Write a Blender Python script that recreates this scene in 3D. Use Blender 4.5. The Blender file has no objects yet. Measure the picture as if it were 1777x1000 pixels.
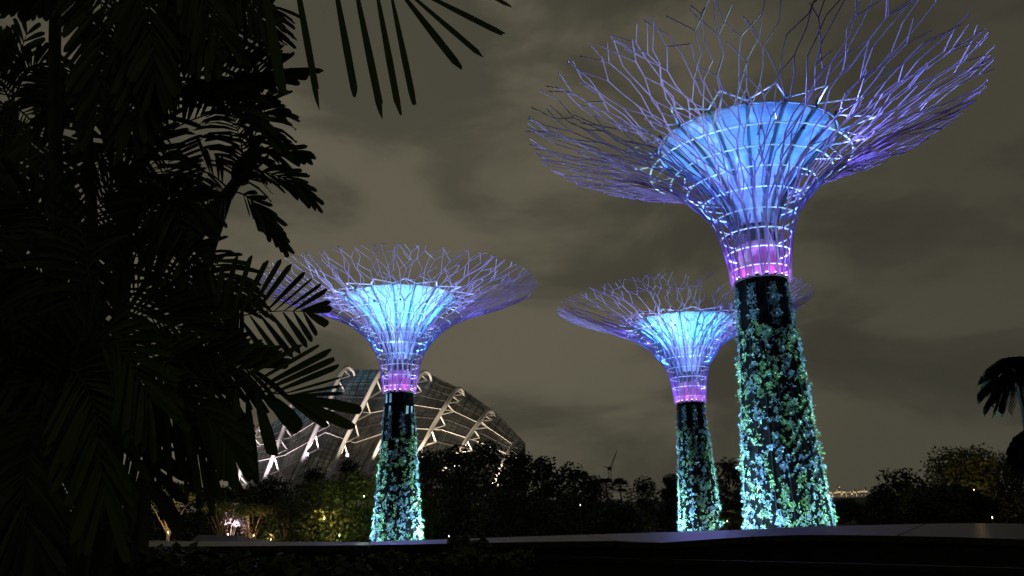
import bpy, math, random
from math import sin, cos, pi, radians, sqrt, atan2
from mathutils import Vector, Matrix, noise

# ------------------------------------------------------------------ camera
W, H, F = 1777, 1000, 1350.0
PITCH, ROLL = radians(15.5), -0.024
EYE = Vector((0, 0, 1.6))
sc = bpy.context.scene
col = sc.collection
cam = bpy.data.cameras.new('camera')
cam.sensor_width = 36
cam.lens = F / W * 36
cam.clip_start, cam.clip_end = 0.05, 9000
camo = bpy.data.objects.new('camera', cam)
RM = Matrix.Rotation(pi / 2 + PITCH, 3, 'X') @ Matrix.Rotation(ROLL, 3, 'Z')
camo.matrix_world = Matrix.Translation(EYE) @ RM.to_4x4()
col.objects.link(camo)
sc.camera = camo


def ray(x, y):
    return RM @ Vector(((x - W / 2) / F, -(y - H / 2) / F, -1))


def at(x, y, Y):
    r = ray(x, y)
    return EYE + r * (Y / r.y)


def atz(x, y, z):
    r = ray(x, y)
    return EYE + r * ((z - EYE.z) / r.z)


# ------------------------------------------------------------------ render / exposure
sc.view_settings.view_transform = 'Standard'
sc.view_settings.look = 'None'
sc.view_settings.exposure = 0
sc.view_settings.gamma = 1
sc.cycles.max_bounces = 5
sc.cycles.diffuse_bounces = 2
sc.cycles.glossy_bounces = 2
sc.cycles.transparent_max_bounces = 6
sc.cycles.sample_clamp_indirect = 3.0
sc.cycles.use_light_tree = True

# ------------------------------------------------------------------ world: night clouds lit by the city
w = bpy.data.worlds.new('World')
sc.world = w
w.use_nodes = True
nt = w.node_tree
nt.nodes.clear()


def N(t, **k):
    n = nt.nodes.new(t)
    for a, b in k.items():
        setattr(n, a, b)
    return n


out = N('ShaderNodeOutputWorld')
bg = N('ShaderNodeBackground')
tc = N('ShaderNodeTexCoord')


def dotdir(d):
    n = N('ShaderNodeVectorMath', operation='DOT_PRODUCT')
    n.inputs[1].default_value = d
    nt.links.new(tc.outputs['Generated'], n.inputs[0])
    return n.outputs['Value']


def maprange(v, a, b, c, d):
    n = N('ShaderNodeMapRange')
    n.interpolation_type = 'SMOOTHSTEP'
    for i, q in enumerate((a, b, c, d)):
        n.inputs[i + 1].default_value = q
    nt.links.new(v, n.inputs[0])
    return n.outputs[0]


def mth(op, a, b):
    n = N('ShaderNodeMath', operation=op)
    for i, q in enumerate((a, b)):
        if isinstance(q, (int, float)):
            n.inputs[i].default_value = q
        else:
            nt.links.new(q, n.inputs[i])
    return n.outputs[0]


mp = N('ShaderNodeMapping')
mp.inputs['Scale'].default_value = (1.0, 1.0, 2.6)
nt.links.new(tc.outputs['Generated'], mp.inputs['Vector'])
n1 = N('ShaderNodeTexNoise')
n1.inputs['Scale'].default_value = 3.2
n1.inputs['Detail'].default_value = 7
n1.inputs['Roughness'].default_value = 0.52
n1.inputs['Distortion'].default_value = 0.35
nt.links.new(mp.outputs[0], n1.inputs['Vector'])
cl = maprange(n1.outputs['Fac'], 0.38, 0.62, 0.70, 1.20)
g1 = ray(470, 330).normalized()
glow = maprange(dotdir(g1), 0.70, 1.0, 0.66, 1.24)
g2 = ray(1500, 820).normalized()
glow2 = maprange(dotdir(g2), 0.93, 1.0, 0.0, 0.07)
val = mth('MULTIPLY', mth('ADD', glow, glow2), cl)
mixc = N('ShaderNodeMix', data_type='RGBA')
nt.links.new(maprange(val, 0.50, 1.45, 0, 1), mixc.inputs[0])
mixc.inputs[6].default_value = (0.042, 0.040, 0.029, 1)
mixc.inputs[7].default_value = (0.116, 0.104, 0.072, 1)
nt.links.new(mixc.outputs[2], bg.inputs['Color'])
bg.inputs['Strength'].default_value = 1.0
nt.links.new(bg.outputs[0], out.inputs[0])

# ------------------------------------------------------------------ helpers
GZ = -3.5     # garden level, below the terrace the camera stands on


def mat(name, color, rough=0.6, metal=0.0, emit=None, es=0.0, noise_amt=0.0, noise_scale=3.0, spec=0.5, trans=0.0, bump=0.0):
    m = bpy.data.materials.new(name)
    m.use_nodes = True
    t = m.node_tree
    b = t.nodes['Principled BSDF']
    b.inputs['Base Color'].default_value = (*color, 1)
    b.inputs['Roughness'].default_value = rough
    b.inputs['Metallic'].default_value = metal
    b.inputs['Specular IOR Level'].default_value = spec
    if emit:
        b.inputs['Emission Color'].default_value = (*emit, 1)
        b.inputs['Emission Strength'].default_value = es
    if noise_amt or bump:
        tcn = t.nodes.new('ShaderNodeTexCoord')
        n = t.nodes.new('ShaderNodeTexNoise')
        n.inputs['Scale'].default_value = noise_scale
        n.inputs['Detail'].default_value = 6
        t.links.new(tcn.outputs['Object'], n.inputs['Vector'])
        if noise_amt:
            mx = t.nodes.new('ShaderNodeMix')
            mx.data_type = 'RGBA'
            mx.inputs[6].default_value = (*[c * (1 - noise_amt) for c in color], 1)
            mx.inputs[7].default_value = (*[min(1, c * (1 + noise_amt)) for c in color], 1)
            mr = t.nodes.new('ShaderNodeMapRange')
            mr.inputs[1].default_value, mr.inputs[2].default_value = 0.3, 0.7
            t.links.new(n.outputs['Fac'], mr.inputs[0])
            t.links.new(mr.outputs[0], mx.inputs[0])
            t.links.new(mx.outputs[2], b.inputs['Base Color'])
        if bump:
            bp = t.nodes.new('ShaderNodeBump')
            bp.inputs['Strength'].default_value = bump
            t.links.new(n.outputs['Fac'], bp.inputs['Height'])
            t.links.new(bp.outputs[0], b.inputs['Normal'])
    if trans:
        tr = t.nodes.new('ShaderNodeBsdfTranslucent')
        tr.inputs['Color'].default_value = (*color, 1)
        ms = t.nodes.new('ShaderNodeMixShader')
        ms.inputs[0].default_value = trans
        o = t.nodes['Material Output']
        t.links.new(b.outputs[0], ms.inputs[1])
        t.links.new(tr.outputs[0], ms.inputs[2])
        t.links.new(ms.outputs[0], o.inputs['Surface'])
    return m


def leafmat(name, ca, cb, rough=0.5, trans=0.2, spec=0.4, power=1.0):
    """leaf colour varied leaf by leaf and clump by clump"""
    m = mat(name, ca, rough, spec=spec, trans=trans)
    t = m.node_tree
    g = t.nodes.new('ShaderNodeNewGeometry')
    mx = t.nodes.new('ShaderNodeMix')
    mx.data_type = 'RGBA'
    mx.inputs[6].default_value = (*ca, 1)
    mx.inputs[7].default_value = (*cb, 1)
    pw_ = t.nodes.new('ShaderNodeMath')
    pw_.operation = 'POWER'
    pw_.inputs[1].default_value = power
    t.links.new(g.outputs['Random Per Island'], pw_.inputs[0])
    t.links.new(pw_.outputs[0], mx.inputs[0])
    t.links.new(mx.outputs[2], t.nodes['Principled BSDF'].inputs['Base Color'])
    return m


class MB:
    def __init__(s):
        s.v, s.f = [], []

    def quad(s, a, b, c, d):
        n = len(s.v)
        s.v += [tuple(a), tuple(b), tuple(c), tuple(d)]
        s.f.append((n, n + 1, n + 2, n + 3))

    def tri(s, a, b, c):
        n = len(s.v)
        s.v += [tuple(a), tuple(b), tuple(c)]
        s.f.append((n, n + 1, n + 2))

    def box(s, c, sx, sy, sz, rot=None):
        c = Vector(c)
        n = len(s.v)
        for dz in (-.5, .5):
            for dx, dy in ((-.5, -.5), (.5, -.5), (.5, .5), (-.5, .5)):
                p = Vector((dx * sx, dy * sy, dz * sz))
                if rot:
                    p = rot @ p
                s.v.append(tuple(c + p))
        for q in ((0, 3, 2, 1), (4, 5, 6, 7), (0, 1, 5, 4), (1, 2, 6, 5), (2, 3, 7, 6), (3, 0, 4, 7)):
            s.f.append(tuple(n + i for i in q))

    def prism(s, pts, z0, z1):
        n = len(s.v)
        k = len(pts)
        s.v += [(p[0], p[1], z0) for p in pts] + [(p[0], p[1], z1) for p in pts]
        s.f.append(tuple(n + k - 1 - i for i in range(k)))
        s.f.append(tuple(n + k + i for i in range(k)))
        for i in range(k):
            j = (i + 1) % k
            s.f.append((n + i, n + j, n + k + j, n + k + i))

    def tube(s, pts, r0, r1=None, seg=6, cap=True, rads=None):
        r1 = r0 if r1 is None else r1
        pts = [Vector(p) for p in pts]
        n0 = len(s.v)
        K = len(pts)
        up = None
        for i, p in enumerate(pts):
            d = (pts[min(i + 1, K - 1)] - pts[max(i - 1, 0)])
            if d.length < 1e-9:
                d = Vector((0, 0, 1))
            d.normalize()
            if up is None:
                a = Vector((0, 0, 1)) if abs(d.z) < .9 else Vector((1, 0, 0))
                up = d.cross(a).normalized()
            else:
                up = (up - d * up.dot(d))
                if up.length < 1e-6:
                    up = d.orthogonal()
                up.normalize()
            w_ = d.cross(up)
            r = rads[i] if rads else r0 + (r1 - r0) * i / max(1, K - 1)
            for j in range(seg):
                a = 2 * pi * j / seg
                s.v.append(tuple(p + (up * cos(a) + w_ * sin(a)) * r))
        for i in range(K - 1):
            for j in range(seg):
                a, b = n0 + i * seg + j, n0 + i * seg + (j + 1) % seg
                s.f.append((a, b, b + seg, a + seg))
        if cap:
            s.f.append(tuple(n0 + seg - 1 - j for j in range(seg)))
            s.f.append(tuple(n0 + (K - 1) * seg + j for j in range(seg)))

    def lathe(s, prof, seg=32, cx=0, cy=0):
        n0 = len(s.v)
        for r, z in prof:
            for j in range(seg):
                a = 2 * pi * j / seg
                s.v.append((cx + r * cos(a), cy + r * sin(a), z))
        for i in range(len(prof) - 1):
            for j in range(seg):
                a, b = n0 + i * seg + j, n0 + i * seg + (j + 1) % seg
                s.f.append((a, b, b + seg, a + seg))

    def build(s, name, m, parent=None, smooth=False, origin=None):
        me = bpy.data.meshes.new(name)
        if origin is not None:
            o = Vector(origin)
            s.v = [(v[0] - o.x, v[1] - o.y, v[2] - o.z) for v in s.v]
        me.from_pydata(s.v, [], s.f)
        if smooth:
            me.polygons.foreach_set('use_smooth', [True] * len(me.polygons))
        me.materials.append(m)
        ob = bpy.data.objects.new(name, me)
        col.objects.link(ob)
        if origin is not None:
            ob.location = origin
        if parent:
            ob.parent = parent
        return ob


def tag(o, label=None, cat=None, group=None, kind=None):
    for k, v in (('label', label), ('category', cat), ('group', group), ('kind', kind)):
        if v:
            o[k] = v
    return o


def empty(name, loc, label, cat, group=None, rz=0):
    o = bpy.data.objects.new(name, None)
    o.location = loc
    o.rotation_euler = (0, 0, rz)
    o.empty_display_size = .3
    col.objects.link(o)
    return tag(o, label, cat, group)


def lamp(name, kind, loc, color, power, parent=None, aim=None, size=80, blend=.5, radius=.1):
    l = bpy.data.lights.new(name, kind)
    l.color = color
    l.energy = power
    l.shadow_soft_size = radius
    o = bpy.data.objects.new(name, l)
    o.location = loc
    if kind == 'SPOT':
        l.spot_size = radians(size)
        l.spot_blend = blend
        d = Vector(aim) - Vector(loc)
        o.rotation_euler = d.to_track_quat('-Z', 'Y').to_euler()
    col.objects.link(o)
    if parent:
        o.parent = parent
    return o


def interp(tab, x):
    if x <= tab[0][0]:
        return tab[0][1]
    for (a, b), (c, d) in zip(tab, tab[1:]):
        if x <= c:
            return b + (d - b) * (x - a) / (c - a)
    return tab[-1][1]


def spline(pts, n):
    """Catmull-Rom through pts, n samples"""
    P = [Vector(p) for p in pts]
    P = [P[0] * 2 - P[1]] + P + [P[-1] * 2 - P[-2]]
    k = len(P) - 3
    res = []
    for i in range(n):
        t = i / (n - 1) * k
        s_ = min(int(t), k - 1)
        u = t - s_
        a, b, c, d = P[s_:s_ + 4]
        res.append(0.5 * ((2 * b) + (c - a) * u + (2 * a - 5 * b + 4 * c - d) * u * u + (3 * b - a - 3 * c + d) * u ** 3))
    return res


# ------------------------------------------------------------------ materials
M = {}
M['ground'] = mat('garden_ground', (0.03, 0.035, 0.02), .95, noise_amt=.5, noise_scale=.4, bump=.3)
M['terrace'] = mat('terrace_paving', (0.04, 0.038, 0.035), .8, noise_amt=.3, noise_scale=4)
M['granite'] = mat('dark_granite', (0.030, 0.027, 0.025), .34, noise_amt=.5, noise_scale=22, spec=.2, bump=.03)
M['granite_side'] = mat('dark_granite_side', (0.02, 0.018, 0.016), .7, noise_amt=.35, noise_scale=6, spec=.2)
M['concrete'] = mat('concrete', (0.32, 0.31, 0.33), .8, noise_amt=.15, noise_scale=2)
M['rod'] = mat('purple_painted_steel', (0.34, 0.19, 0.50), .45, spec=.5)
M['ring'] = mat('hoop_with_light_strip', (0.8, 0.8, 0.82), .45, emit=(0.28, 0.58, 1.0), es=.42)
M['strut'] = mat('pale_painted_steel', (0.62, 0.6, 0.7), .45)
M['rib'] = mat('grey_painted_steel', (0.14, 0.15, 0.15), .6)
M['panel'] = mat('planting_mesh', (0.003, 0.003, 0.0035), .95, noise_amt=.4, noise_scale=5, bump=.5, spec=0)
M['upright'] = mat('dark_upright', (0.008, 0.006, 0.012), .7, spec=.1)
M['plain'] = mat('bare_blue_panel', (0.22, 0.26, 0.32), .6, noise_amt=.2, noise_scale=3)
M['housing'] = mat('lamp_housing', (0.05, 0.05, 0.055), .5, metal=.6)
M['lens'] = mat('violet_lamp_lens', (.8, .8, .8), .3, emit=(0.8, 0.6, 1.0), es=5)
M['bulb'] = mat('warm_lamp_lens', (.8, .8, .8), .3, emit=(1.0, 0.85, 0.5), es=2.2)
M['bulbg'] = mat('green_lamp_lens', (.8, .8, .8), .3, emit=(0.75, 1.0, 0.35), es=3)
M['bulbb'] = mat('blue_lamp_lens', (.8, .8, .8), .3, emit=(0.10, 0.08, 1.0), es=.9)
M['bulbw'] = mat('white_lamp_lens', (.8, .8, .8), .3, emit=(0.9, 0.92, 1.0), es=3)
M['fern'] = leafmat('fern_leaf', (0.02, 0.07, 0.02), (0.44, 0.76, 0.30), spec=.6, power=2.2, trans=.1)
M['brom'] = leafmat('bromeliad_leaf', (0.02, 0.07, 0.05), (0.55, 0.75, 0.62), spec=.6, power=2.2, trans=.1)
M['vine'] = leafmat('silver_leaf', (0.04, 0.07, 0.13), (0.30, 0.42, 0.62), spec=.6, power=2.0, trans=.1)
M['dark_leaf'] = leafmat('dark_tree_leaf', (0.022, 0.034, 0.014), (0.045, 0.055, 0.024), rough=.7, spec=.15)
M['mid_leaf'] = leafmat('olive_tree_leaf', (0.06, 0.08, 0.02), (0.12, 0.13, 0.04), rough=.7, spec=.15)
M['palm_leaf'] = leafmat('palm_leaf', (0.035, 0.055, 0.018), (0.10, 0.13, 0.045), rough=.55, spec=.25, trans=.25)
M['near_leaf'] = leafmat('sunken_palm_leaf', (0.05, 0.085, 0.02), (0.09, 0.12, 0.03), rough=.55, spec=.25, trans=.3)
M['shaded_leaf'] = leafmat('shaded_palm_leaf', (.010, .013, .009), (.02, .024, .014), rough=.9, spec=.0, trans=.05)  # shade put into the leaf colour so floodlight spill does not show
M['palm_stem'] = mat('palm_stem', (0.04, 0.04, 0.02), .8, noise_amt=.4, noise_scale=9)
M['shaded_bark'] = mat('shaded_palm_bark', (0.03, 0.026, 0.02), .9, noise_amt=.4, noise_scale=4, spec=.1)  # bark darkened against floodlight spill, shade painted into its colour
M['bark'] = mat('bark', (0.10, 0.075, 0.05), .9, noise_amt=.4, noise_scale=4)
M['blossom'] = leafmat('pale_blossom', (0.55, 0.42, 0.5), (0.75, 0.7, 0.7), rough=.6)
M['arch'] = mat('white_steel_arch', (0.62, 0.60, 0.56), .5)
M['mullion'] = mat('grey_glazing_bar', (0.05, 0.048, 0.045), .6)
M['rail'] = mat('pale_glazing_rail', (0.34, 0.32, 0.29), .55)
M['roofcloth'] = mat('grey_roof', (0.12, 0.12, 0.13), .7)
M['crane'] = mat('crane_steel', (0.16, 0.07, 0.055), .7)


def skin_material():
    m = bpy.data.materials.new('funnel_membrane')
    m.use_nodes = True
    t = m.node_tree
    b = t.nodes['Principled BSDF']
    b.inputs['Roughness'].default_value = .65
    tcn = t.nodes.new('ShaderNodeTexCoord')
    br = t.nodes.new('ShaderNodeTexBrick')
    br.inputs['Scale'].default_value = 1.0
    br.inputs['Color1'].default_value = (.80, .82, .84, 1)
    br.inputs['Color2'].default_value = (.72, .75, .78, 1)
    br.inputs['Mortar'].default_value = (.56, .59, .64, 1)
    br.inputs['Mortar Size'].default_value = .012
    br.inputs['Brick Width'].default_value = .9
    br.inputs['Row Height'].default_value = .42
    t.links.new(tcn.outputs['UV'], br.inputs['Vector'])
    n = t.nodes.new('ShaderNodeTexNoise')
    n.inputs['Scale'].default_value = 2.2
    n.inputs['Detail'].default_value = 5
    t.links.new(tcn.outputs['Object'], n.inputs['Vector'])
    mr = t.nodes.new('ShaderNodeMapRange')
    mr.inputs[1].default_value, mr.inputs[2].default_value = .3, .7
    mr.inputs[3].default_value, mr.inputs[4].default_value = .72, 1.0
    t.links.new(n.outputs['Fac'], mr.inputs[0])
    mx = t.nodes.new('ShaderNodeVectorMath')
    mx.operation = 'SCALE'
    t.links.new(br.outputs['Color'], mx.inputs[0])
    t.links.new(mr.outputs[0], mx.inputs['Scale'])
    t.links.new(mx.outputs[0], b.inputs['Base Color'])
    return m


M['skin'] = skin_material()


def glass_material():
    m = bpy.data.materials.new('conservatory_glass')
    m.use_nodes = True
    t = m.node_tree
    b = t.nodes['Principled BSDF']
    b.inputs['Base Color'].default_value = (.012, .013, .013, 1)
    b.inputs['Roughness'].default_value = .3
    b.inputs['Specular IOR Level'].default_value = .25
    tcn = t.nodes.new('ShaderNodeTexCoord')
    br = t.nodes.new('ShaderNodeTexBrick')   # which panes have a lit hall behind them
    br.offset = 0.0
    br.inputs['Scale'].default_value = 1
    br.inputs['Color1'].default_value = (.022, .021, .016, 1)
    br.inputs['Color2'].default_value = (.065, .057, .041, 1)
    br.inputs['Mortar'].default_value = (.01, .01, .008, 1)
    br.inputs['Mortar Size'].default_value = .018
    br.inputs['Brick Width'].default_value = .1667
    br.inputs['Row Height'].default_value = .1667
    t.links.new(tcn.outputs['UV'], br.inputs['Vector'])
    n = t.nodes.new('ShaderNodeTexNoise')
    n.inputs['Scale'].default_value = .9
    n.inputs['Detail'].default_value = 3
    t.links.new(tcn.outputs['UV'], n.inputs['Vector'])
    mr = t.nodes.new('ShaderNodeMapRange')
    mr.inputs[1].default_value, mr.inputs[2].default_value = .35, .7
    mr.inputs[3].default_value, mr.inputs[4].default_value = .25, 1.0
    t.links.new(n.outputs['Fac'], mr.inputs[0])
    # hall light put into the glass emission, bluer on upper left bays (u = bay number)
    sep = t.nodes.new('ShaderNodeSeparateXYZ')
    t.links.new(tcn.outputs['UV'], sep.inputs[0])
    mb = t.nodes.new('ShaderNodeMapRange')
    mb.inputs[1].default_value, mb.inputs[2].default_value = 3.6, 5.2
    t.links.new(sep.outputs['Y'], mb.inputs[0])
    ma = t.nodes.new('ShaderNodeMapRange')
    ma.inputs[1].default_value, ma.inputs[2].default_value = 4.3, 3.6
    t.links.new(sep.outputs['X'], ma.inputs[0])
    mu = t.nodes.new('ShaderNodeMath')
    mu.operation = 'MULTIPLY'
    t.links.new(mb.outputs[0], mu.inputs[0])
    t.links.new(ma.outputs[0], mu.inputs[1])
    tint = t.nodes.new('ShaderNodeMix')
    tint.data_type = 'RGBA'
    tint.inputs[6].default_value = (1, 1, 1, 1)
    tint.inputs[7].default_value = (.8, 1.9, 3.6, 1)
    t.links.new(mu.outputs[0], tint.inputs[0])
    mm = t.nodes.new('ShaderNodeVectorMath')
    mm.operation = 'MULTIPLY'
    t.links.new(br.outputs['Color'], mm.inputs[0])
    t.links.new(tint.outputs[2], mm.inputs[1])
    m2 = t.nodes.new('ShaderNodeVectorMath')
    m2.operation = 'SCALE'
    t.links.new(mm.outputs[0], m2.inputs[0])
    t.links.new(mr.outputs[0], m2.inputs['Scale'])
    t.links.new(m2.outputs[0], b.inputs['Emission Color'])
    b.inputs['Emission Strength'].default_value = 1.0
    return m


M['glass'] = glass_material()


def add_uv(ob, fn):
    me = ob.data
    uv = me.uv_layers.new(name='UVMap')
    for lp in me.loops:
        uv.data[lp.index].uv = fn(lp.vertex_index)


# ------------------------------------------------------------------ ground, terrace, ledge
g = MB()
g.quad((-4000, -200, GZ), (4000, -200, GZ), (4000, 6000, GZ), (-4000, 6000, GZ))
tag(g.build('ground', M['ground']), kind='structure')
t_ = MB()
t_.prism([(-40, -20), (40, -20), (40, 11.2), (5, 12.3), (-2, 15), (-40, 19)], GZ + .004, 0)
tag(t_.build('terrace', M['terrace']), kind='structure')

TOPZ = 1.15
near = [(-30, 952), (230, 949), (640, 946.5), (900, 941), (1060, 938.5), (1140, 942.5), (1220, 937), (1310, 931), (1390, 928.5), (1500, 929), (1650, 932), (1860, 939)]
far = [(-30, 934), (230, 939), (640, 941), (800, 935), (1000, 928.5), (1180, 923), (1290, 919.5), (1440, 913), (1608, 909), (1700, 908), (1777, 909), (1860, 911)]
NP = [atz(x, y, TOPZ) for x, y in near]
FP = [atz(x, y, TOPZ) for x, y in far]
led = empty('granite_ledge', (0, 11, 0), 'long dark polished granite ledge running along the terrace edge', 'ledge')
loc = Vector((0, 11, 0))


def resample(P, n):
    L = [0]
    for a, b in zip(P, P[1:]):
        L.append(L[-1] + (b - a).length)
    res = []
    for i in range(n):
        d = L[-1] * i / (n - 1)
        for k in range(len(P) - 1):
            if d <= L[k + 1] + 1e-9:
                u = (d - L[k]) / (L[k + 1] - L[k])
                res.append(P[k].lerp(P[k + 1], u))
                break
    return res


def pix_interp(tab, x):
    return interp(tab, x)


def slab_piece(x0n, x1n, x0f, x1f, name='coping_slab'):
    """one slab of the coping between two seams"""
    b = MB()
    ns = 6
    top_n = [atz(x0n + (x1n - x0n) * i / ns, pix_interp(near, x0n + (x1n - x0n) * i / ns), TOPZ) for i in range(ns + 1)]
    top_f = [atz(x0f + (x1f - x0f) * i / ns, pix_interp(far, x0f + (x1f - x0f) * i / ns), TOPZ) for i in range(ns + 1)]
    T = .07
    pts = [(p.x, p.y) for p in top_n] + [(p.x, p.y) for p in reversed(top_f)]
    b.prism(pts, TOPZ - T, TOPZ)
    b.v = [(x - loc.x, y - loc.y, z - loc.z) for x, y, z in b.v]
    return b.build(name, M['granite'], led)


seams = [(-30, -30), (640, 640), (1070, 1012), (1303, 1328), (1557, 1606), (1860, 1860)]
for (a, c), (b_, d) in zip(seams, seams[1:]):
    gn = 1.5 if a > -30 else 0
    slab_piece(a + gn, b_ - gn, c + gn, d - gn)
# wall under the coping, set back
b = MB()
NN = [p + Vector((0, .10, 0)) for p in NP]
FF = [p - Vector((0, .12, 0)) for p in FP]
FF = [Vector((f.x, max(f.y, 0), 0)) for f in FF]
for i in range(len(NN) - 1):
    a, c = NN[i], NN[i + 1]
    b.quad((a.x, a.y, 0), (c.x, c.y, 0), (c.x, c.y, TOPZ - .07), (a.x, a.y, TOPZ - .07))
for i in range(len(FF) - 1):
    a, c = FF[i], FF[i + 1]
    b.quad((c.x, c.y, 0), (a.x, a.y, 0), (a.x, a.y, TOPZ - .07), (c.x, c.y, TOPZ - .07))
b.v = [(x - loc.x, y - loc.y, z - loc.z) for x, y, z in b.v]
b.build('wall_face', M['granite_side'], led)
# lower step in front of it
LZ = .98
lw = empty('low_granite_step', (0, 8, 0), 'lower dark granite step in front of the polished ledge', 'step')
q = [atz(932, 966, LZ), atz(1052, 969, LZ), atz(1400, 976.5, LZ), atz(1860, 989, LZ)]
qf = [atz(932, 966, LZ) + Vector((0, .22, 0)), atz(1048, 962, LZ), atz(1060, 969 - 1, LZ), atz(1400, 975.4, LZ), atz(1860, 987.4, LZ)]
b = MB()
pts = [(p.x, p.y - 8) for p in q] + [(p.x, p.y - 8) for p in reversed(qf)]
b.prism(pts, LZ - .05, LZ)
b.build('step_slab', M['granite_side'], lw)
b = MB()
q2 = [p + Vector((0, .04, 0)) for p in q]
for a, c in zip(q2, q2[1:]):
    b.quad((a.x, a.y - 8, 0), (c.x, c.y - 8, 0), (c.x, c.y - 8, LZ - .05), (a.x, a.y - 8, LZ - .05))
b.build('step_face', M['granite_side'], lw)

# ------------------------------------------------------------------ supertrees
PROF = [(0, 1.6), (1.2, 1.70), (2.4, 1.90), (3.6, 2.2), (4.8, 2.75), (6, 3.7), (7, 5.0), (7.9, 6.8), (8.8, 9.0), (9.75, 11.5), (10.7, 14.3)]
SKIN = [(3.2, 1.12), (4.4, 1.5), (5.6, 2.0), (6.8, 2.75), (7.8, 3.55), (8.7, 4.4), (9.55, 5.45)]


def leaf_clump(mb, p, nrm, size, rnd, nl=8, wide=.30, droop=.35):
    t1 = nrm.orthogonal().normalized()
    t2 = nrm.cross(t1)
    a0 = rnd.random() * 6.28
    for i in range(nl):
        a = a0 + i * 2.4 + rnd.uniform(-.3, .3)
        el = rnd.uniform(-.1, 1.45)
        d = (t1 * cos(a) + t2 * sin(a)) * cos(el) + nrm * sin(el)
        L = size * rnd.uniform(.6, 1.15)
        side = d.cross(nrm)
        if side.length < .05:
            side = t1
        side.normalize()
        side *= L * wide * .5
        mid = p + d * L * .55
        tip = p + d * L + Vector((0, 0, -droop * L))
        n = len(mb.v)
        mb.v += [tuple(p), tuple(mid + side), tuple(tip), tuple(mid - side)]
        mb.f.append((n, n + 1, n + 2, n + 3))


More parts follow.
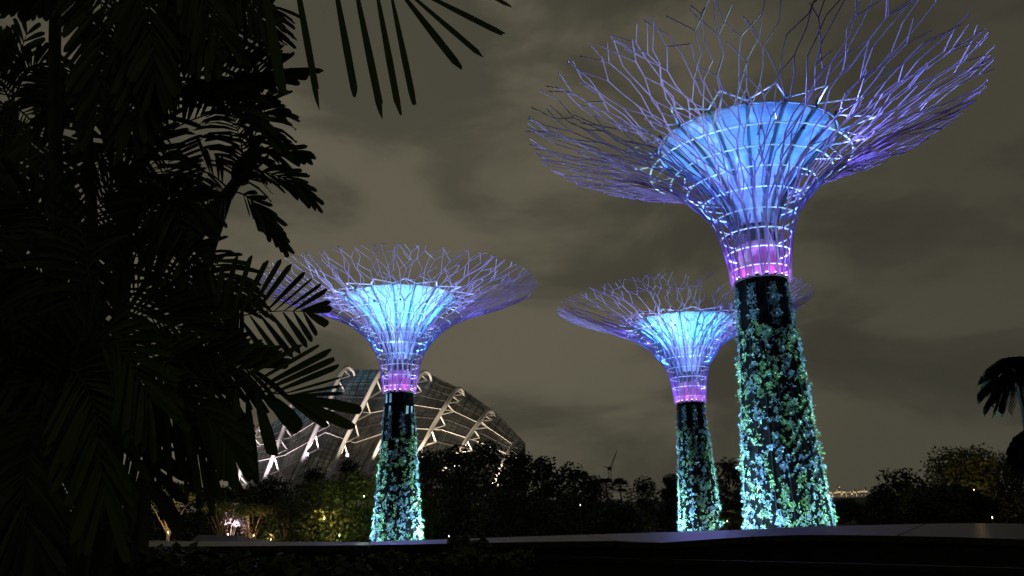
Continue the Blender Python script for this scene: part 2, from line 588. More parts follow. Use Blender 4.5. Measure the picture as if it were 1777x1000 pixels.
def supertree(X, Y, ztop, S, seed, base_r, label, skin_pow, lamp_col, plant_from, yaw=0, wash=6000, rimk=1.0, wash_dark=None, zk=1.0, skz=1.0, skr=1.0):
    rnd = random.Random(seed)
    Hn = ztop - GZ
    root = empty('supertree', (X, Y, GZ), label, 'supertree', 'glowing supertrees', yaw)
    prof = [(z * S * zk, r * S * (1 + (rimk - 1) * max(0, min(1, (z - 6) / 3)))) for z, r in PROF]
    R = lambda z: interp(prof, z)
    # arc length table (smoothed)
    arc = [(0.0, 0.0, prof[0][1])]
    zmax = prof[-1][0]
    sm = lambda z: (R(max(0, z - .5)) + R(z) + R(min(zmax, z + .5))) / 3
    n = 120
    for i in range(1, n + 1):
        z = zmax * i / n
        r = sm(z)
        arc.append((arc[-1][0] + sqrt((z - arc[-1][1]) ** 2 + (r - arc[-1][2]) ** 2), z, r))
    smax = arc[-1][0]

    def P(th, s, dn=0.0):
        s = max(0, s)
        k = min(int(s / smax * n), n - 1)
        while k < n - 1 and arc[k + 1][0] < s:
            k += 1
        while k > 0 and arc[k][0] > s:
            k -= 1
        a, b_ = arc[k], arc[k + 1]
        u = (s - a[0]) / (b_[0] - a[0])
        z = a[1] + (b_[1] - a[1]) * u
        r = a[2] + (b_[2] - a[2]) * u + dn
        return Vector((r * cos(th), r * sin(th), Hn + z))

    # --- trunk core, planted shell
    NS = 24
    zz = [Hn * i / 14 for i in range(15)]

    def TR(z):
        u = 1 - z / Hn
        return 1.55 * S + (base_r - 1.55 * S) * (u ** 1.25)
    core = MB()
    core.lathe([(1.1 * S, Hn - 1.0), (1.1 * S, Hn + 2.15 * S), (1.02 * S, Hn + 2.2 * S), (0, Hn + 2.2 * S)], 40)
    core.build('core_collar', M['concrete'], root, smooth=False)
    cr = MB()
    cr.lathe([(.62 * S, Hn + 2.1 * S), (.62 * S, Hn + 3.4 * S)], 24)
    cr.build('core_column', M['rib'], root)
    sh = MB()
    sh.lathe([(TR(z) - .22, z) for z in zz] + [(1.0 * S, Hn), ], 48)
    sh.build('planting_shell', M['panel'], root)
    for i in range(16):   # steel uprights of the trunk
        a = 2 * pi * i / 16 + .1
        c = MB()
        c.tube([((TR(z) - .19) * cos(a), (TR(z) - .19) * sin(a), z) for z in zz], .035, seg=6)
        c.build('trunk_upright', M['upright'], root)
    # bare panels under the neck
    if plant_from > 1.0:
        for i in range(16):
            a = 2 * pi * (i + .5) / 16 + .1
            for z0, z1 in ((Hn - 1.0, Hn - .15), (Hn - 2.1, Hn - 1.35)):
                if rnd.random() < .55:
                    c = MB()
                    r_ = TR(z0) - .17
                    d = Vector((cos(a), sin(a), 0))
                    t = Vector((-sin(a), cos(a), 0))
                    p0 = d * r_
                    c.box((p0.x, p0.y, (z0 + z1) / 2), .04, .26 * S, z1 - z0, Matrix.Rotation(a, 3, 'Z'))
                    c.build('trunk_panel', M['plain'], root)
    # --- planting on the trunk
    kinds = [MB(), MB(), MB()]
    area = 2 * pi * 2.2 * S * Hn
    ncl = int(area * 120)
    for i in range(ncl):
        a = rnd.random() * 2 * pi
        z = Hn * rnd.random() ** 1.12
        if z > Hn - plant_from * S:
            continue
        colu = cos(a * 13 + 1.6 + .5 * sin(z * .8))                 # planted strips between the uprights
        r_ = TR(z)
        nz = noise.noise(Vector((a * r_ * .9, z * .55, seed)))
        nz2 = noise.noise(Vector((a * r_ * 3.6, z * 3.0, seed + 7.3)))
        low = max(0, 1 - z / (Hn * .35))
        dens = .20 + .34 * colu + nz * .9 + nz2 * 1.9 + low * .25
        if z > Hn - (plant_from + 2.4) * S:      # young planting in separate columns
            dens = cos(a * 8 + .5) * .9 - .1 + nz2 * .6
        if rnd.random() > dens:
            continue
        d = Vector((cos(a), sin(a), .15)).normalized()
        rp = r_ - .2 + max(0, nz2) * rnd.uniform(0, .5)
        p = Vector((rp * cos(a), rp * sin(a), z))
        kn = noise.noise(Vector((a * 2.6, z * .45, seed * 3.1)))
        if z > Hn - (plant_from + 2.0) * S:
            kn = .3
        k = 0 if kn < -.12 else (1 if kn < .10 else 2)
        if rnd.random() < .35:
            k = rnd.randrange(3)
        size = rnd.uniform(.06, .13) * (2.0 if rnd.random() < .12 else 1)
        if k == 0:
            size *= 1.15
        leaf_clump(kinds[k], p, d, size, rnd, nl=rnd.randint(6, 9), wide=(.28, .36, .55)[k], droop=(.35, .1, .3)[k])
    for k, nm in enumerate(('fern_planting', 'bromeliad_planting', 'silver_planting')):
        o = kinds[k].build(nm, M[('fern', 'brom', 'vine')[k]], root)
        o['kind'] = 'stuff'

    # --- membrane funnel
    sp = [((3.2 + (z - 3.2) * skz) * S, r * S * skr) for z, r in SKIN]
    SR = lambda z: interp(sp, z)
    sk = MB()
    seg = 192
    nz_ = 26
    lob = lambda a: 1 - .010 * (1 + cos(a * 16)) - .010 * (1 + cos(a * 32)) * .5
    z0, z1 = sp[0][0], sp[-1][0]
    for i in range(nz_ + 1):
        z = z0 + (z1 - z0) * i / nz_
        for j in range(seg):
            a = 2 * pi * j / seg
            r_ = ((SR(max(z0, z - .3)) + SR(z) + SR(min(z1, z + .3))) / 3) * lob(a)
            sk.v.append((r_ * cos(a), r_ * sin(a), Hn + z))
    for i in range(nz_):
        for j in range(seg):
            a, b_ = i * seg + j, i * seg + (j + 1) % seg
            sk.f.append((a, b_, b_ + seg, a + seg))
    so = sk.build('funnel_membrane', M['skin'], root, smooth=True)
    me = so.data
    uv = me.uv_layers.new(name='UVMap')
    for pl in me.polygons:
        li = list(pl.loop_indices)
        js = [me.loops[l].vertex_index % seg for l in li]
        wrap = max(js) - min(js) > 10
        for l, j in zip(li, js):
            i_ = me.loops[l].vertex_index // seg
            if wrap and j == 0:
                j = seg
            uv.data[l].uv = (j / seg * 32 * .9, i_ / nz_ * 16 * .42)
    # rolled rim of the membrane
    rim = MB()
    rr = sp[-1][1]
    rim.tube([(rr * cos(2 * pi * j / 64), rr * sin(2 * pi * j / 64), Hn + z1) for j in range(65)], .07, seg=6, cap=False)
    rim.build('funnel_rim', M['strut'], root)
    # --- grey ribs and the zigzag struts at their heads
    NR = 16
    for i in range(NR):
        a = 2 * pi * i / NR
        pts = []
        for k in range(16):
            z = 2.1 * S + (z1 + .35 * S - 2.1 * S) * k / 15
            r_ = (SR(max(z, z0)) if z > z0 else .95 * S + (SR(z0) - .95 * S) * (z - 2.1 * S) / (z0 - 2.1 * S)) + .16
            pts.append((r_ * cos(a), r_ * sin(a), Hn + z))
        c = MB()
        c.tube(pts, .07 * S, .085 * S, seg=8)
        c.build('funnel_rib', M['rib'], root)
        zt = z1 + .12 * S
        ra = rr + .16
        zz_top = zt + .25 * S
        for sgn in (-1, 1):
            c = MB()
            a2 = a + sgn * pi / NR
            ro = ra * 1.36
            A = Vector((ra * cos(a), ra * sin(a), Hn + zt))
            B = Vector((ro * cos(a2), ro * sin(a2), Hn + zt - .15 * S))
            c.tube([A, B], .06, seg=6)
            c.build('zigzag_strut', M['strut'], root)
    # --- ring hoops
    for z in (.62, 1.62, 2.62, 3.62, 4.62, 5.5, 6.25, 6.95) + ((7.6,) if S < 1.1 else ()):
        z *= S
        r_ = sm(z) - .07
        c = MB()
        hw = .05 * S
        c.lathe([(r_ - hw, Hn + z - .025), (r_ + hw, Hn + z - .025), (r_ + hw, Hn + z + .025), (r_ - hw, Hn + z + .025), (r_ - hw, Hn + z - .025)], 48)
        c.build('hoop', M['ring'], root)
    # --- branches
    NB = 24
    branches = [MB() for _ in range(NB)]
    rod0, rod1 = .049 * S, .028 * S
    s1 = 4.0 * S
    stems = []
    for i in range(NB):
        a = 2 * pi * (i + .5) / NB
        k = 7
        pts = [P(a + .02 * sin(q_ * 1.3 + i), s1 * q_ / (k - 1)) for q_ in range(k)]
        branches[i].tube(pts, rod0 * 1.05, seg=6)
        stems.append((a, s1, pts[-1], i))
        if i % 2 == 0:      # diagonals in the neck
            sa, sb = (0, 1.25 * S) if i % 4 == 0 else (1.2 * S, 3.4 * S)
            dd = 1 if i % 3 else -1
            branches[i].tube([P(a, sa), P(a + dd * 2 * pi / NB * (1 if i % 4 == 0 else 1.5), sb)], rod0 * .9, seg=6)
    # two layers of forking, partly rejoining limbs
    for layer, ops in enumerate(('VRDRVRVRRVRVRVR', 'RVRDRVRVRVRRVRV', 'RRVRDVRRVRVRVRV')):
        nodes = list(stems)
        dn0 = (-.07, .09, .02)[layer]
        for oi, op in enumerate(ops):
            n_ = len(nodes)
            sp_a = 2 * pi / n_
            st = S * {'V': rnd.uniform(1.15, 1.4), 'R': rnd.uniform(1.0, 1.5), 'D': 1.2}[op]
            live = [t for t in nodes if t]
            if not live:
                break
            scur = sum(t[1] for t in live) / len(live)
            if scur > smax - .35 * S:
                break
            last = scur + st > smax - .35 * S

            def link(t, a2, s2, pt=None):
                if s2 > smax and pt is None:
                    fr_ = max(.05, (smax - t[1]) / (s2 - t[1]))
                    a2, s2 = t[0] + (a2 - t[0]) * fr_, smax
                if pt is None:
                    pt = P(a2, s2, dn0 + rnd.uniform(-.08, .08))
                rd = rod0 + (rod1 - rod0) * s2 / smax
                branches[t[3]].tube([t[2], pt], rd, seg=6)
                return pt
            if op == 'R':
                new = []
                for t in nodes:
                    if t is None or (rnd.random() < .04 and oi > 3):
                        new.append(None)
                        continue
                    a2 = t[0] + sp_a * rnd.uniform(-.14, .14)
                    s2 = t[1] + st * rnd.uniform(.65, 1.35)
                    new.append((a2, s2, link(t, a2, s2), t[3]))
                    if rnd.random() < .10 and oi > 4:
                        a3 = t[0] + sp_a * rnd.choice((-.4, .4))
                        link(t, a3, t[1] + S * rnd.uniform(.6, 1.2))
                nodes = new
            elif op == 'D':
                new = []
                for t in nodes:
                    for sg in (-1, 1):
                        if t is None or rnd.random() < .06:
                            new.append(None)
                            continue
                        a2 = t[0] + sg * sp_a * .25 * rnd.uniform(.8, 1.2)
                        s2 = t[1] + st * rnd.uniform(.75, 1.25)
                        new.append((a2, s2, link(t, a2, s2), t[3]))
                nodes = new
            else:
                new = [None] * n_
                tgt = {}
                for j, t in enumerate(nodes):
                    if t is None:
                        continue
                    arms = [(j, 1), ((j - 1) % n_, -1)]
                    if rnd.random() < .20:
                        arms.pop(rnd.randrange(2))
                    for slot, sg in arms:
                        a2 = t[0] + sg * sp_a * .5
                        if slot in tgt and rnd.random() < .66 and not last:      # meets its neighbour
                            link(t, 0, tgt[slot][1], tgt[slot][2])
                        elif slot in tgt:                            # passes it and stops short
                            link(t, a2 + sg * sp_a * .12, t[1] + st * rnd.uniform(.8, 1.5))
                        else:
                            a2 += sp_a * rnd.uniform(-.12, .12)
                            s2 = t[1] + st * rnd.uniform(.7, 1.3)
                            nd = (a2, s2, link(t, a2, s2), t[3])
                            tgt[slot] = nd
                            new[slot] = nd
                # slots sit between nodes j and j+1
                nodes = new
            if last:
                break
    for b_ in branches:
        b_.build('branch', M['rod'], root)

    # --- neck ledge with floodlights
    nl = MB()
    nl.lathe([(1.08 * S, Hn - .02), (1.5 * S, Hn - .02), (1.5 * S, Hn + .05), (1.08 * S, Hn + .05)], 40)
    nl.build('lamp_platform', M['housing'], root)
    NL = 16
    for i in range(NL):
        a = 2 * pi * (i + .5) / NL
        d = Vector((cos(a), sin(a), 0))
        p = d * 1.36 * S + Vector((0, 0, Hn + .22))
        c = MB()
        c.tube([p - Vector((0, 0, .16)), p - Vector((0, 0, .02))], .10 * S, .12 * S, seg=10)
        f_ = c.build('floodlight', M['housing'], root)
        c = MB()
        for th in range(4):
            for ph in range(8):
                def sp_(t_1, p_1):
                    t_1 = t_1 / 4 * pi
                    p_1 = p_1 / 8 * 2 * pi
                    return p + Vector((sin(t_1) * cos(p_1), sin(t_1) * sin(p_1), cos(t_1) * .8)) * .085 * S
                c.quad(sp_(th, ph), sp_(th + 1, ph), sp_(th + 1, ph + 1), sp_(th, ph + 1))
        c.build('lens', M['lens'], f_)
        sp0 = p + Vector((0, 0, .22))
        # second ring of projectors on the third hoop, washing the membrane
        q_ = d * 1.5 * S + Vector((0, 0, Hn + 3.15 * S * zk))
        tgt = d * sp[-1][1] * .88 + Vector((0, 0, Hn + sp[-1][0] * .96))
        dr = (tgt - q_).normalized()
        c = MB()
        c.tube([q_ - dr * .16, q_ + dr * .08], .06 * S, .08 * S, seg=8)
        c.build('projector', M['housing'], root)
        lamp('projector_lamp', 'SPOT', q_ + dr * .12, lamp_col, skin_pow / NL, root, aim=tgt, size=32, blend=1.0, radius=.10)
        lamp('low_lamp', 'SPOT', sp0, (.07, .20, 1.0), 2000 * S * S, root, aim=d * 2.1 * S + Vector((0, 0, Hn + 4.6 * S)), size=40, blend=1.0, radius=.06)
        if i % 2 == 0:
            lamp('hoop_fill', 'POINT', d * 1.55 * S + Vector((0, 0, Hn + 2.75 * S)), (0.24, 0.30, 1.0), 10 * S * S, root, radius=.06)  # added fill light without a fixture, brightens the hoops
            lamp('upper_violet_lamp', 'POINT', d * 1.45 * S + Vector((0, 0, Hn + 1.6 * S)), (0.5, 0.10, 1.0), 14 * S * S, root, radius=.06)
            lamp('violet_lamp', 'POINT', d * 1.42 * S + Vector((0, 0, Hn + .5)), (0.48, 0.10, 1.0) if i % 4 else (.85, .06, .75), 20 * S * S, root, radius=.06)
    # wide blue wash inside the canopy
    for i in range(12):
        a = 2 * pi * (i + .5) / 12
        d = Vector((cos(a), sin(a), 0))
        if wash_dark and cos(a + yaw) < -.55:
            continue
        zc = sp[-1][0] * .86
        q_ = d * (SR(zc) + .95 * S) + Vector((0, 0, Hn + zc))
        c = MB()
        c.tube([q_ - d * .95 * S, q_ - d * .1], .03, seg=5)
        c.tube([q_ - d * .15, q_ + d * .12], .07 * S, .10 * S, seg=8)
        c.build('canopy_projector', M['housing'], root)
        lamp('canopy_lamp', 'SPOT', q_ + d * .16, (0.24, 0.31, 1.0), wash, root,
             aim=d * 11.5 * S + Vector((0, 0, Hn + 10.0 * S * zk)), size=104, blend=.6, radius=.12)
    return root, Hn


def trunk_light(root, X, Y, S, base_r, Hn, power, seed):
    """garden floodlights standing round the foot of a supertree"""
    rnd = random.Random(seed)
    for k, (ang, dist, pw) in enumerate(((pi * 1.04, 11, 1.5), (-.05, 10, 1.6), (pi * 1.5 + .5, 6, .13), (pi * 1.5 - .55, 6, .11), (pi * .86, 11, .8), (pi * .14, 11, .8))):
        dist *= (1, 1, .62, .6)[seed]
        p = Vector((X + cos(ang) * dist, Y + sin(ang) * dist, GZ + .25))
        f_ = empty('garden_floodlight', p - Vector((0, 0, .25)), 'PLACEHOLDER', 'floodlight', 'floodlights around the supertree bases')
        c = MB()
        c.tube([(0, 0, 0), (0, 0, .12)], .09, seg=8)
        c.build('bracket', M['housing'], f_)
        aim = Vector((X, Y, GZ + Hn * .46))
        d = (aim - p).normalized()
        c = MB()
        c.tube([Vector((0, 0, .2)) - d * .12, Vector((0, 0, .2)) + d * .12], .11, .13, seg=10)
        c.build('housing', M['housing'], f_)
        lamp('flood_lamp', 'SPOT', Vector((0, 0, .25)) + d * .2, (0.42, 0.80, 1.0) if k % 2 == 0 else (0.50, 0.9, .90), power * pw, f_, aim=Vector((0, 0, .25)) + d * 5, size=58, blend=.35, radius=.15)
        f_['which'] = k
        FL.append((f_, seed, k))


FL = []
r1, h1 = supertree(16.63, 50, 1.6 + 13.85, 1.19, 11, 3.0, 'tallest supertree with a wide flared blue canopy, right of centre', 105000, (0.05, 0.25, 1.0), .35, .13, 2700, .925, True, .93, .83, .93)
r2, h2 = supertree(-11.26, 76, 1.6 + 10.65, 1.0, 23, 2.65, 'supertree with a blue canopy standing before the glass conservatory', 190000, (0.07, 0.42, 1.0), 1.9, .4, 1500)
r3, h3 = supertree(19.54, 87, 1.6 + 10.32, 1.05, 37, 2.6, 'smaller supertree partly hidden behind the tallest supertree trunk', 230000, (0.07, 0.42, 1.0), .3, .9, 1500, .98, None, 1.0, .87, 1.0)
trunk_light(r1, 16.63, 50, 1.19, 3.0, h1, 52000, 1)
trunk_light(r2, -11.26, 76, 1.0, 2.65, h2, 40000, 2)
trunk_light(r3, 19.54, 87, 1.05, 2.6, h3, 38000, 3)
tn = {1: 'the tallest supertree', 2: 'the supertree before the conservatory', 3: 'the half hidden supertree'}
kn_ = ['on its left', 'on its right', 'front right of it', 'front left of it', 'behind, on its left', 'behind, on its right']
for f_, s_, k in FL:
    f_['label'] = 'cyan floodlight near %s, %s' % (tn[s_], kn_[k])
    del f_['which']

# ------------------------------------------------------------------ conservatory
arches = [
    [(398, 868), (407, 846), (416, 824), (426, 790), (438, 762), (448, 742), (456, 736), (462, 742), (464, 756)],
    [(440, 868), (451, 846), (462, 824), (481, 775), (492, 746), (505, 704), (512, 696), (519, 704), (521, 722)],
    [(494, 868), (512, 827), (530, 787), (554, 734), (572, 695), (589, 654), (601, 637), (613, 645), (617, 662)],
    [(556, 862), (570, 829), (583, 800), (605, 752), (632, 700), (656, 652), (667, 638), (679, 643), (684, 664)],
    [(618, 862), (637, 818), (660, 770), (684, 728), (706, 690), (723, 661), (735, 645), (746, 651), (750, 672)],
    [(676, 862), (700, 822), (733, 773), (755, 733), (774, 703), (786, 684), (797, 674), (804, 682), (807, 702)],
    [(738, 862), (762, 826), (796, 785), (815, 755), (832, 732), (842, 719), (851, 713), (857, 719), (859, 735)],
    [(840, 868), (856, 838), (870, 810), (882, 786), (889, 775), (895, 768), (900, 766), (904, 772), (905, 786)],
]
DY = [176, 179, 183, 190, 196, 202, 206, 210, 214]
cons = empty('glass_conservatory', at(640, 868, 200), 'large glass shell conservatory with curved white steel arches on the hill', 'conservatory')
co = Vector(cons.location)
RND = random.Random(5)
glass_rows = []
for ai, A in enumerate(arches):
    off = ai * 1.2
    P3 = [at(x, y, DY[i] + off) for i, (x, y) in enumerate(A)]
    cur = spline(P3, 34)
    c = MB()
    # box-section arch, deeper than wide
    rads = [.95 if i < 26 else .95 for i in range(34)]
    c.tube([p - co for p in cur], .62, seg=8, rads=[.26 + .30 * sin(pi * q_ / 33) for q_ in range(34)])
    c.build('arch', M['arch'], cons, smooth=True)
    # glass line inside the arch
    offx = [17, 17, 17, 17, 17, 15, 11, 2, 0]
    G3 = [at(x + offx[i], y + (5 if i < 7 else 8), DY[i] + off + 4 + i * .8) for i, (x, y) in enumerate(A)]
    G3[-2] = at(A[-2][0] - 2, A[-2][1] + 10, DY[-2] + off + 8)
    G3[-1] = at(A[-1][0] + 8, A[-1][1] + 8, DY[-1] + off + 18)
    ex = 26 if ai < 6 else 4
    G3 += [at(A[-1][0] + ex, A[-1][1] + (70 if ai < 6 else 40), DY[-1] + off + 40), at(A[-1][0] + ex * 1.3, 866, DY[-1] + off + 60)]
    gl = spline(G3, 41)
    glass_rows.append(gl)
    ns = 8
    for k in range(ns):
        i0 = 3 + int(k * 2.9)
        if i0 + 2 > 30:
            break
        a0 = cur[i0]
        for dd in (-1, 2):
            gidx = max(0, min(40, int((i0 + dd) / 33 * 32)))
            c = MB()
            c.tube([a0 - co, gl[gidx] - co], .20, seg=5)
            c.build('strut', M['arch'], cons)
# glass sheet
c = MB()
uvs = []
SUB = 6
cols = []
for i in range(len(glass_rows) - 1):
    for s_ in range(SUB + (1 if i == len(glass_rows) - 2 else 0)):
        u = s_ / SUB
        bulge = sin(pi * u)
        cols.append([(glass_rows[i][k].lerp(glass_rows[i + 1][k], u), i + u) for k in range(41)])
for cc in cols:
    for k, (p, u) in enumerate(cc):
        c.v.append(tuple(p - co))
        uvs.append((u, k / 4.0))
for i in range(len(cols) - 1):
    for k in range(40):
        a = i * 41 + k
        c.f.append((a, a + 41, a + 42, a + 1))
go = c.build('glass_shell', M['glass'], cons)
add_uv(go, lambda vi: uvs[vi])
# end caps of the glass
for row, nm in ((glass_rows[0], 'end_glass'), (glass_rows[-1], 'end_glass')):
    c = MB()
    base = [Vector((p.x, p.y, GZ)) - co for p in row]
    for k in range(40):
        c.quad(row[k] - co, row[k + 1] - co, base[k + 1], base[k])
    c.build(nm, M['mullion'], cons)
# glazing bars
for k in range(1, 41, 2):
    c = MB()
    bright = k in (11, 15, 25)
    c.tube([cc[k][0] - co + Vector((0, -.25, .1)) for cc in cols], .11 if bright else .06, seg=5)
    c.build('glazing_rail' if bright else 'glazing_bar', M['rail'] if bright else M['mullion'], cons)
for i in range(len(cols)):
    if i % 2:
        c = MB()
        c.tube([p - co + Vector((0, -.2, .08)) for p, u in cols[i][:34]], .09, seg=5)
        c.build('glazing_bar', M['mullion'], cons)
# uplights at the arch feet
for ai, A in enumerate(arches):
    f = at(A[1][0] - 8, A[1][1] + 4, DY[1] + ai * 1.2 - 12)
    f.z = max(f.z, GZ + .6)
    tgt = at(A[5][0], A[5][1], DY[5] + ai * 1.2)
    warm = (1.0, .82, .60) if ai >= 3 else (.95, .80, .90)
    o = lamp('arch_uplight', 'SPOT', f - co, warm, 70000, cons, aim=tgt - co, size=46, blend=.7, radius=.3)
    f2 = at(A[2][0] + 9, A[2][1], DY[2] + ai * 1.2 + 1.2)
    lamp('strut_uplight', 'SPOT', f2 - co, warm, 9000, cons, aim=at(A[5][0] + 7, A[5][1], DY[5] + ai * 1.2 + 2) - co, size=60, blend=.6, radius=.2)
for (x, y) in ((468, 787), (533, 789), (603, 790)):
    c = MB()
    p = at(x, y, 184)
    c.tube([p - co + Vector((0, 0, -.35)), p - co + Vector((0, 0, .35))], .38, seg=8)
    c.build('blue_lamp', M['bulbb'], cons)

# ------------------------------------------------------------------ trees
def crown_mesh(mb, blobs, n, leaf, rnd, flat=0.0):
    vol = [b[1] ** 2 for b in blobs]
    tot = sum(vol)
    for (c, r), v in zip(blobs, vol):
        k = int(n * v / tot)
        for _ in range(k):
            d = Vector((rnd.gauss(0, 1), rnd.gauss(0, 1), rnd.gauss(0, 1)))
            d.normalize()
            rr = r * (1 - .55 * rnd.random() ** 2) * (1 + .22 * noise.noise(d * 2.2 + c * .7))
            p = c + Vector((d.x * rr, d.y * rr, d.z * rr * .78))
            a = Vector((rnd.gauss(0, 1), rnd.gauss(0, 1), rnd.gauss(0, .6))).normalized()
            b_ = a.cross(d if abs(a.dot(d)) < .95 else Vector((0, 0, 1))).normalized()
            L = leaf * rnd.uniform(.6, 1.4)
            mb.quad(p - a * L * .5, p + b_ * L * .3, p + a * L * .5, p - b_ * L * .3)


def tree(px, ytop, wpx, Y, label, seed, zbase=GZ, m='dark_leaf', shape='round', group=None, n=None, trunk_m='bark', leaf=None, open_=False):
    rnd = random.Random(seed)
    if shape == 'round':
        ytop -= 6
        wpx *= 1.25
    top = at(px, ytop, Y)
    wid = wpx / F * Y * .5
    h = top.z - zbase
    root = empty('broadleaf_tree', (top.x, top.y, zbase), label, 'tree', group)
    th = h * (.30 if not open_ else .42)
    tr = MB()
    r0 = max(.12, h * .022)
    tr.tube([(0, 0, 0), (r0 * .3, 0, th * .5), (0, 0, th)], r0, r0 * .7, seg=8)
    blobs = []
    nb = 16 if shape == 'round' else 13
    for i in range(nb):
        a = i * 2.4 + rnd.uniform(-.4, .4)
        if shape == 'round':      # a full dome down to shrub height
            u = (i + .3) / nb
            zt = h * (1 - u * .86) - h * .08
            rr = wid * .62 * sqrt(min(1, u * 2.2)) * rnd.uniform(.7, 1.15)
            br = min(wid * rnd.uniform(.34, .5), h * .30)
        else:
            q_ = sqrt((i + .5) / nb)
            rr = wid * q_ * .8
            zt = h - (h - th) * (.12 + .14 * q_ * rnd.uniform(.4, 1.8))
            br = min(wid * rnd.uniform(.22, .34), (h - th) * .30)
        if i == 0:
            zt = h - br * .78
            rr = 0
        zt = max(br * .6, min(zt, h - br * .7))
        c = Vector((rr * cos(a), rr * sin(a), zt))
        blobs.append((c, br))
        lp = [Vector((0, 0, min(th, zt) * rnd.uniform(.6, .95))), Vector((c.x * .45, c.y * .45, min(th, zt) + (zt - min(th, zt)) * .4)), c]
        tr.tube(spline(lp, 6), r0 * .5, r0 * .12, seg=5)
    tr.build('trunk', M[trunk_m], root)
    cm = MB()
    lf = (leaf or max(.26, Y * .0042)) * rnd.uniform(.75, 1.35)
    if n is None:
        n = int(min(9000, max(2000, 2 * wid * h / (lf * lf) * 7.0)))
    crown_mesh(cm, blobs, n, lf, rnd)
    cm.build('crown', M[m], root)
    return root


T = 'trees at the edge of the garden'
for i, (px, yt, wp, Y, lab, shp) in enumerate([
    (745, 782, 90, 118, 'dark dense tree just right of the trunk of the supertree before the conservatory', 'round'),
    (790, 776, 90, 125, 'dark tree before the second conservatory arch from the right end', 'round'),
    (848, 769, 110, 120, 'tall dark tree covering the low end of the conservatory glass', 'round'),
    (900, 784, 90, 128, 'dark tree just past the lowest small conservatory arch', 'round'),
    (945, 797, 70, 122, 'dark tree on the falling tree line right of the conservatory', 'round'),
    (992, 808, 80, 118, 'dark round tree midway along the falling tree line', 'round'),
    (1033, 830, 60, 112, 'dark tree left of the pair of fan palms on the tree line', 'round'),
    (1118, 831, 62, 110, 'black round tree between the fan palms and the smaller supertree', 'round'),
    (1166, 828, 50, 125, 'dark narrow tree touching the left side of the smaller supertree trunk', 'round'),
    (1262, 800, 60, 120, 'blue black tree between the two right hand supertree trunks', 'round'),
    (1470, 872, 70, 150, 'low dark tree under the distant city lights', 'round'),
    (1530, 848, 60, 110, 'low black tree just right of the distant city lights', 'round'),
    (1566, 820, 110, 100, 'black round tree left of the warm lit spreading tree', 'round'),
    (1672, 782, 170, 92, 'wide spreading rain tree with warm lit upper limbs at the right', 'round'),
    (1770, 788, 110, 78, 'dark tree at the right edge below the tall palm', 'round'),
    (1640, 850, 140, 80, 'low bushy dark tree beneath the spreading rain tree', 'round'),
    (880, 850, 150, 95, 'broad bushy tree in front of the dark tree line', 'round'),
    (780, 850, 100, 100, 'bushy tree with bare pale stems right of the supertree before the conservatory', 'round'),
    (985, 862, 130, 92, 'broad low dark tree in front of the falling tree line', 'round'),
    (1072, 874, 80, 90, 'low bushy dark tree behind the lit yellow palm leaf', 'round'),
    (1290, 850, 50, 100, 'low dark tree just left of the tallest supertree base', 'round'),
]):
    open_ = 'rain tree' in lab or 'pale stems' in lab
    tree(px, yt, wp, Y, lab, 100 + i, m='dark_leaf' if i != 13 else 'mid_leaf', shape=shp, group=T, open_=open_, n=12000 if open_ else None, leaf=.36 if open_ else None)
# left garden, lit from below
TL = 'trees lit from below in the left garden'
for i, (px, yt, wp, Y, lab, m, n, sh_) in enumerate([
    (300, 834, 110, 78, 'tree with a yellow green lit crown beside the dark palm thicket', 'mid_leaf', 2600, 'flat'),
    (390, 842, 120, 92, 'dark tree above the pink blossoms', 'dark_leaf', None, 'flat'),
    (440, 872, 84, 76, 'small tree with forked orange lit trunk beside pink blossoms', 'mid_leaf', 700, 'flat'),
    (392, 868, 70, 80, 'small tree with orange lit trunk left of the forked one', 'mid_leaf', 600, 'flat'),
    (500, 862, 90, 74, 'black round tree right of the forked orange lit trunk', 'dark_leaf', None, 'round'),
    (475, 832, 110, 130, 'dark tree under the conservatory glass at its left end', 'dark_leaf', None, 'round'),
    (548, 814, 62, 135, 'black bushy tree against the glass between two arches', 'dark_leaf', None, 'round'),
    (607, 802, 56, 132, 'small black tree against the glass at a blue lamp', 'dark_leaf', None, 'round'),
    (620, 822, 120, 100, 'green lit tree left of the supertree before the conservatory', 'mid_leaf', 4200, 'round'),
    (560, 838, 120, 96, 'broad olive tree left of the green lit one', 'mid_leaf', 4200, 'round'),
    (575, 880, 110, 70, 'low yellow lit bushy tree near the garden lamps', 'mid_leaf', 2200, 'round'),
    (350, 850, 90, 100, 'dark tree between the yellow lit crown and the blossoms', 'dark_leaf', None, 'round'),
    (240, 838, 120, 100, 'dark tree behind the palm thicket at the garden edge', 'dark_leaf', None, 'round'),
    (150, 850, 160, 90, 'broad dark tree far behind the palm stems', 'dark_leaf', None, 'round'),
    (40, 850, 160, 90, 'dark tree at the far left behind the palm stems', 'dark_leaf', None, 'round'),
]):
    tree(px, yt, wp, Y, lab, 200 + i, m=m, shape=sh_, group=TL if m == 'mid_leaf' else T, open_=(n is not None and n < 3000), n=n)
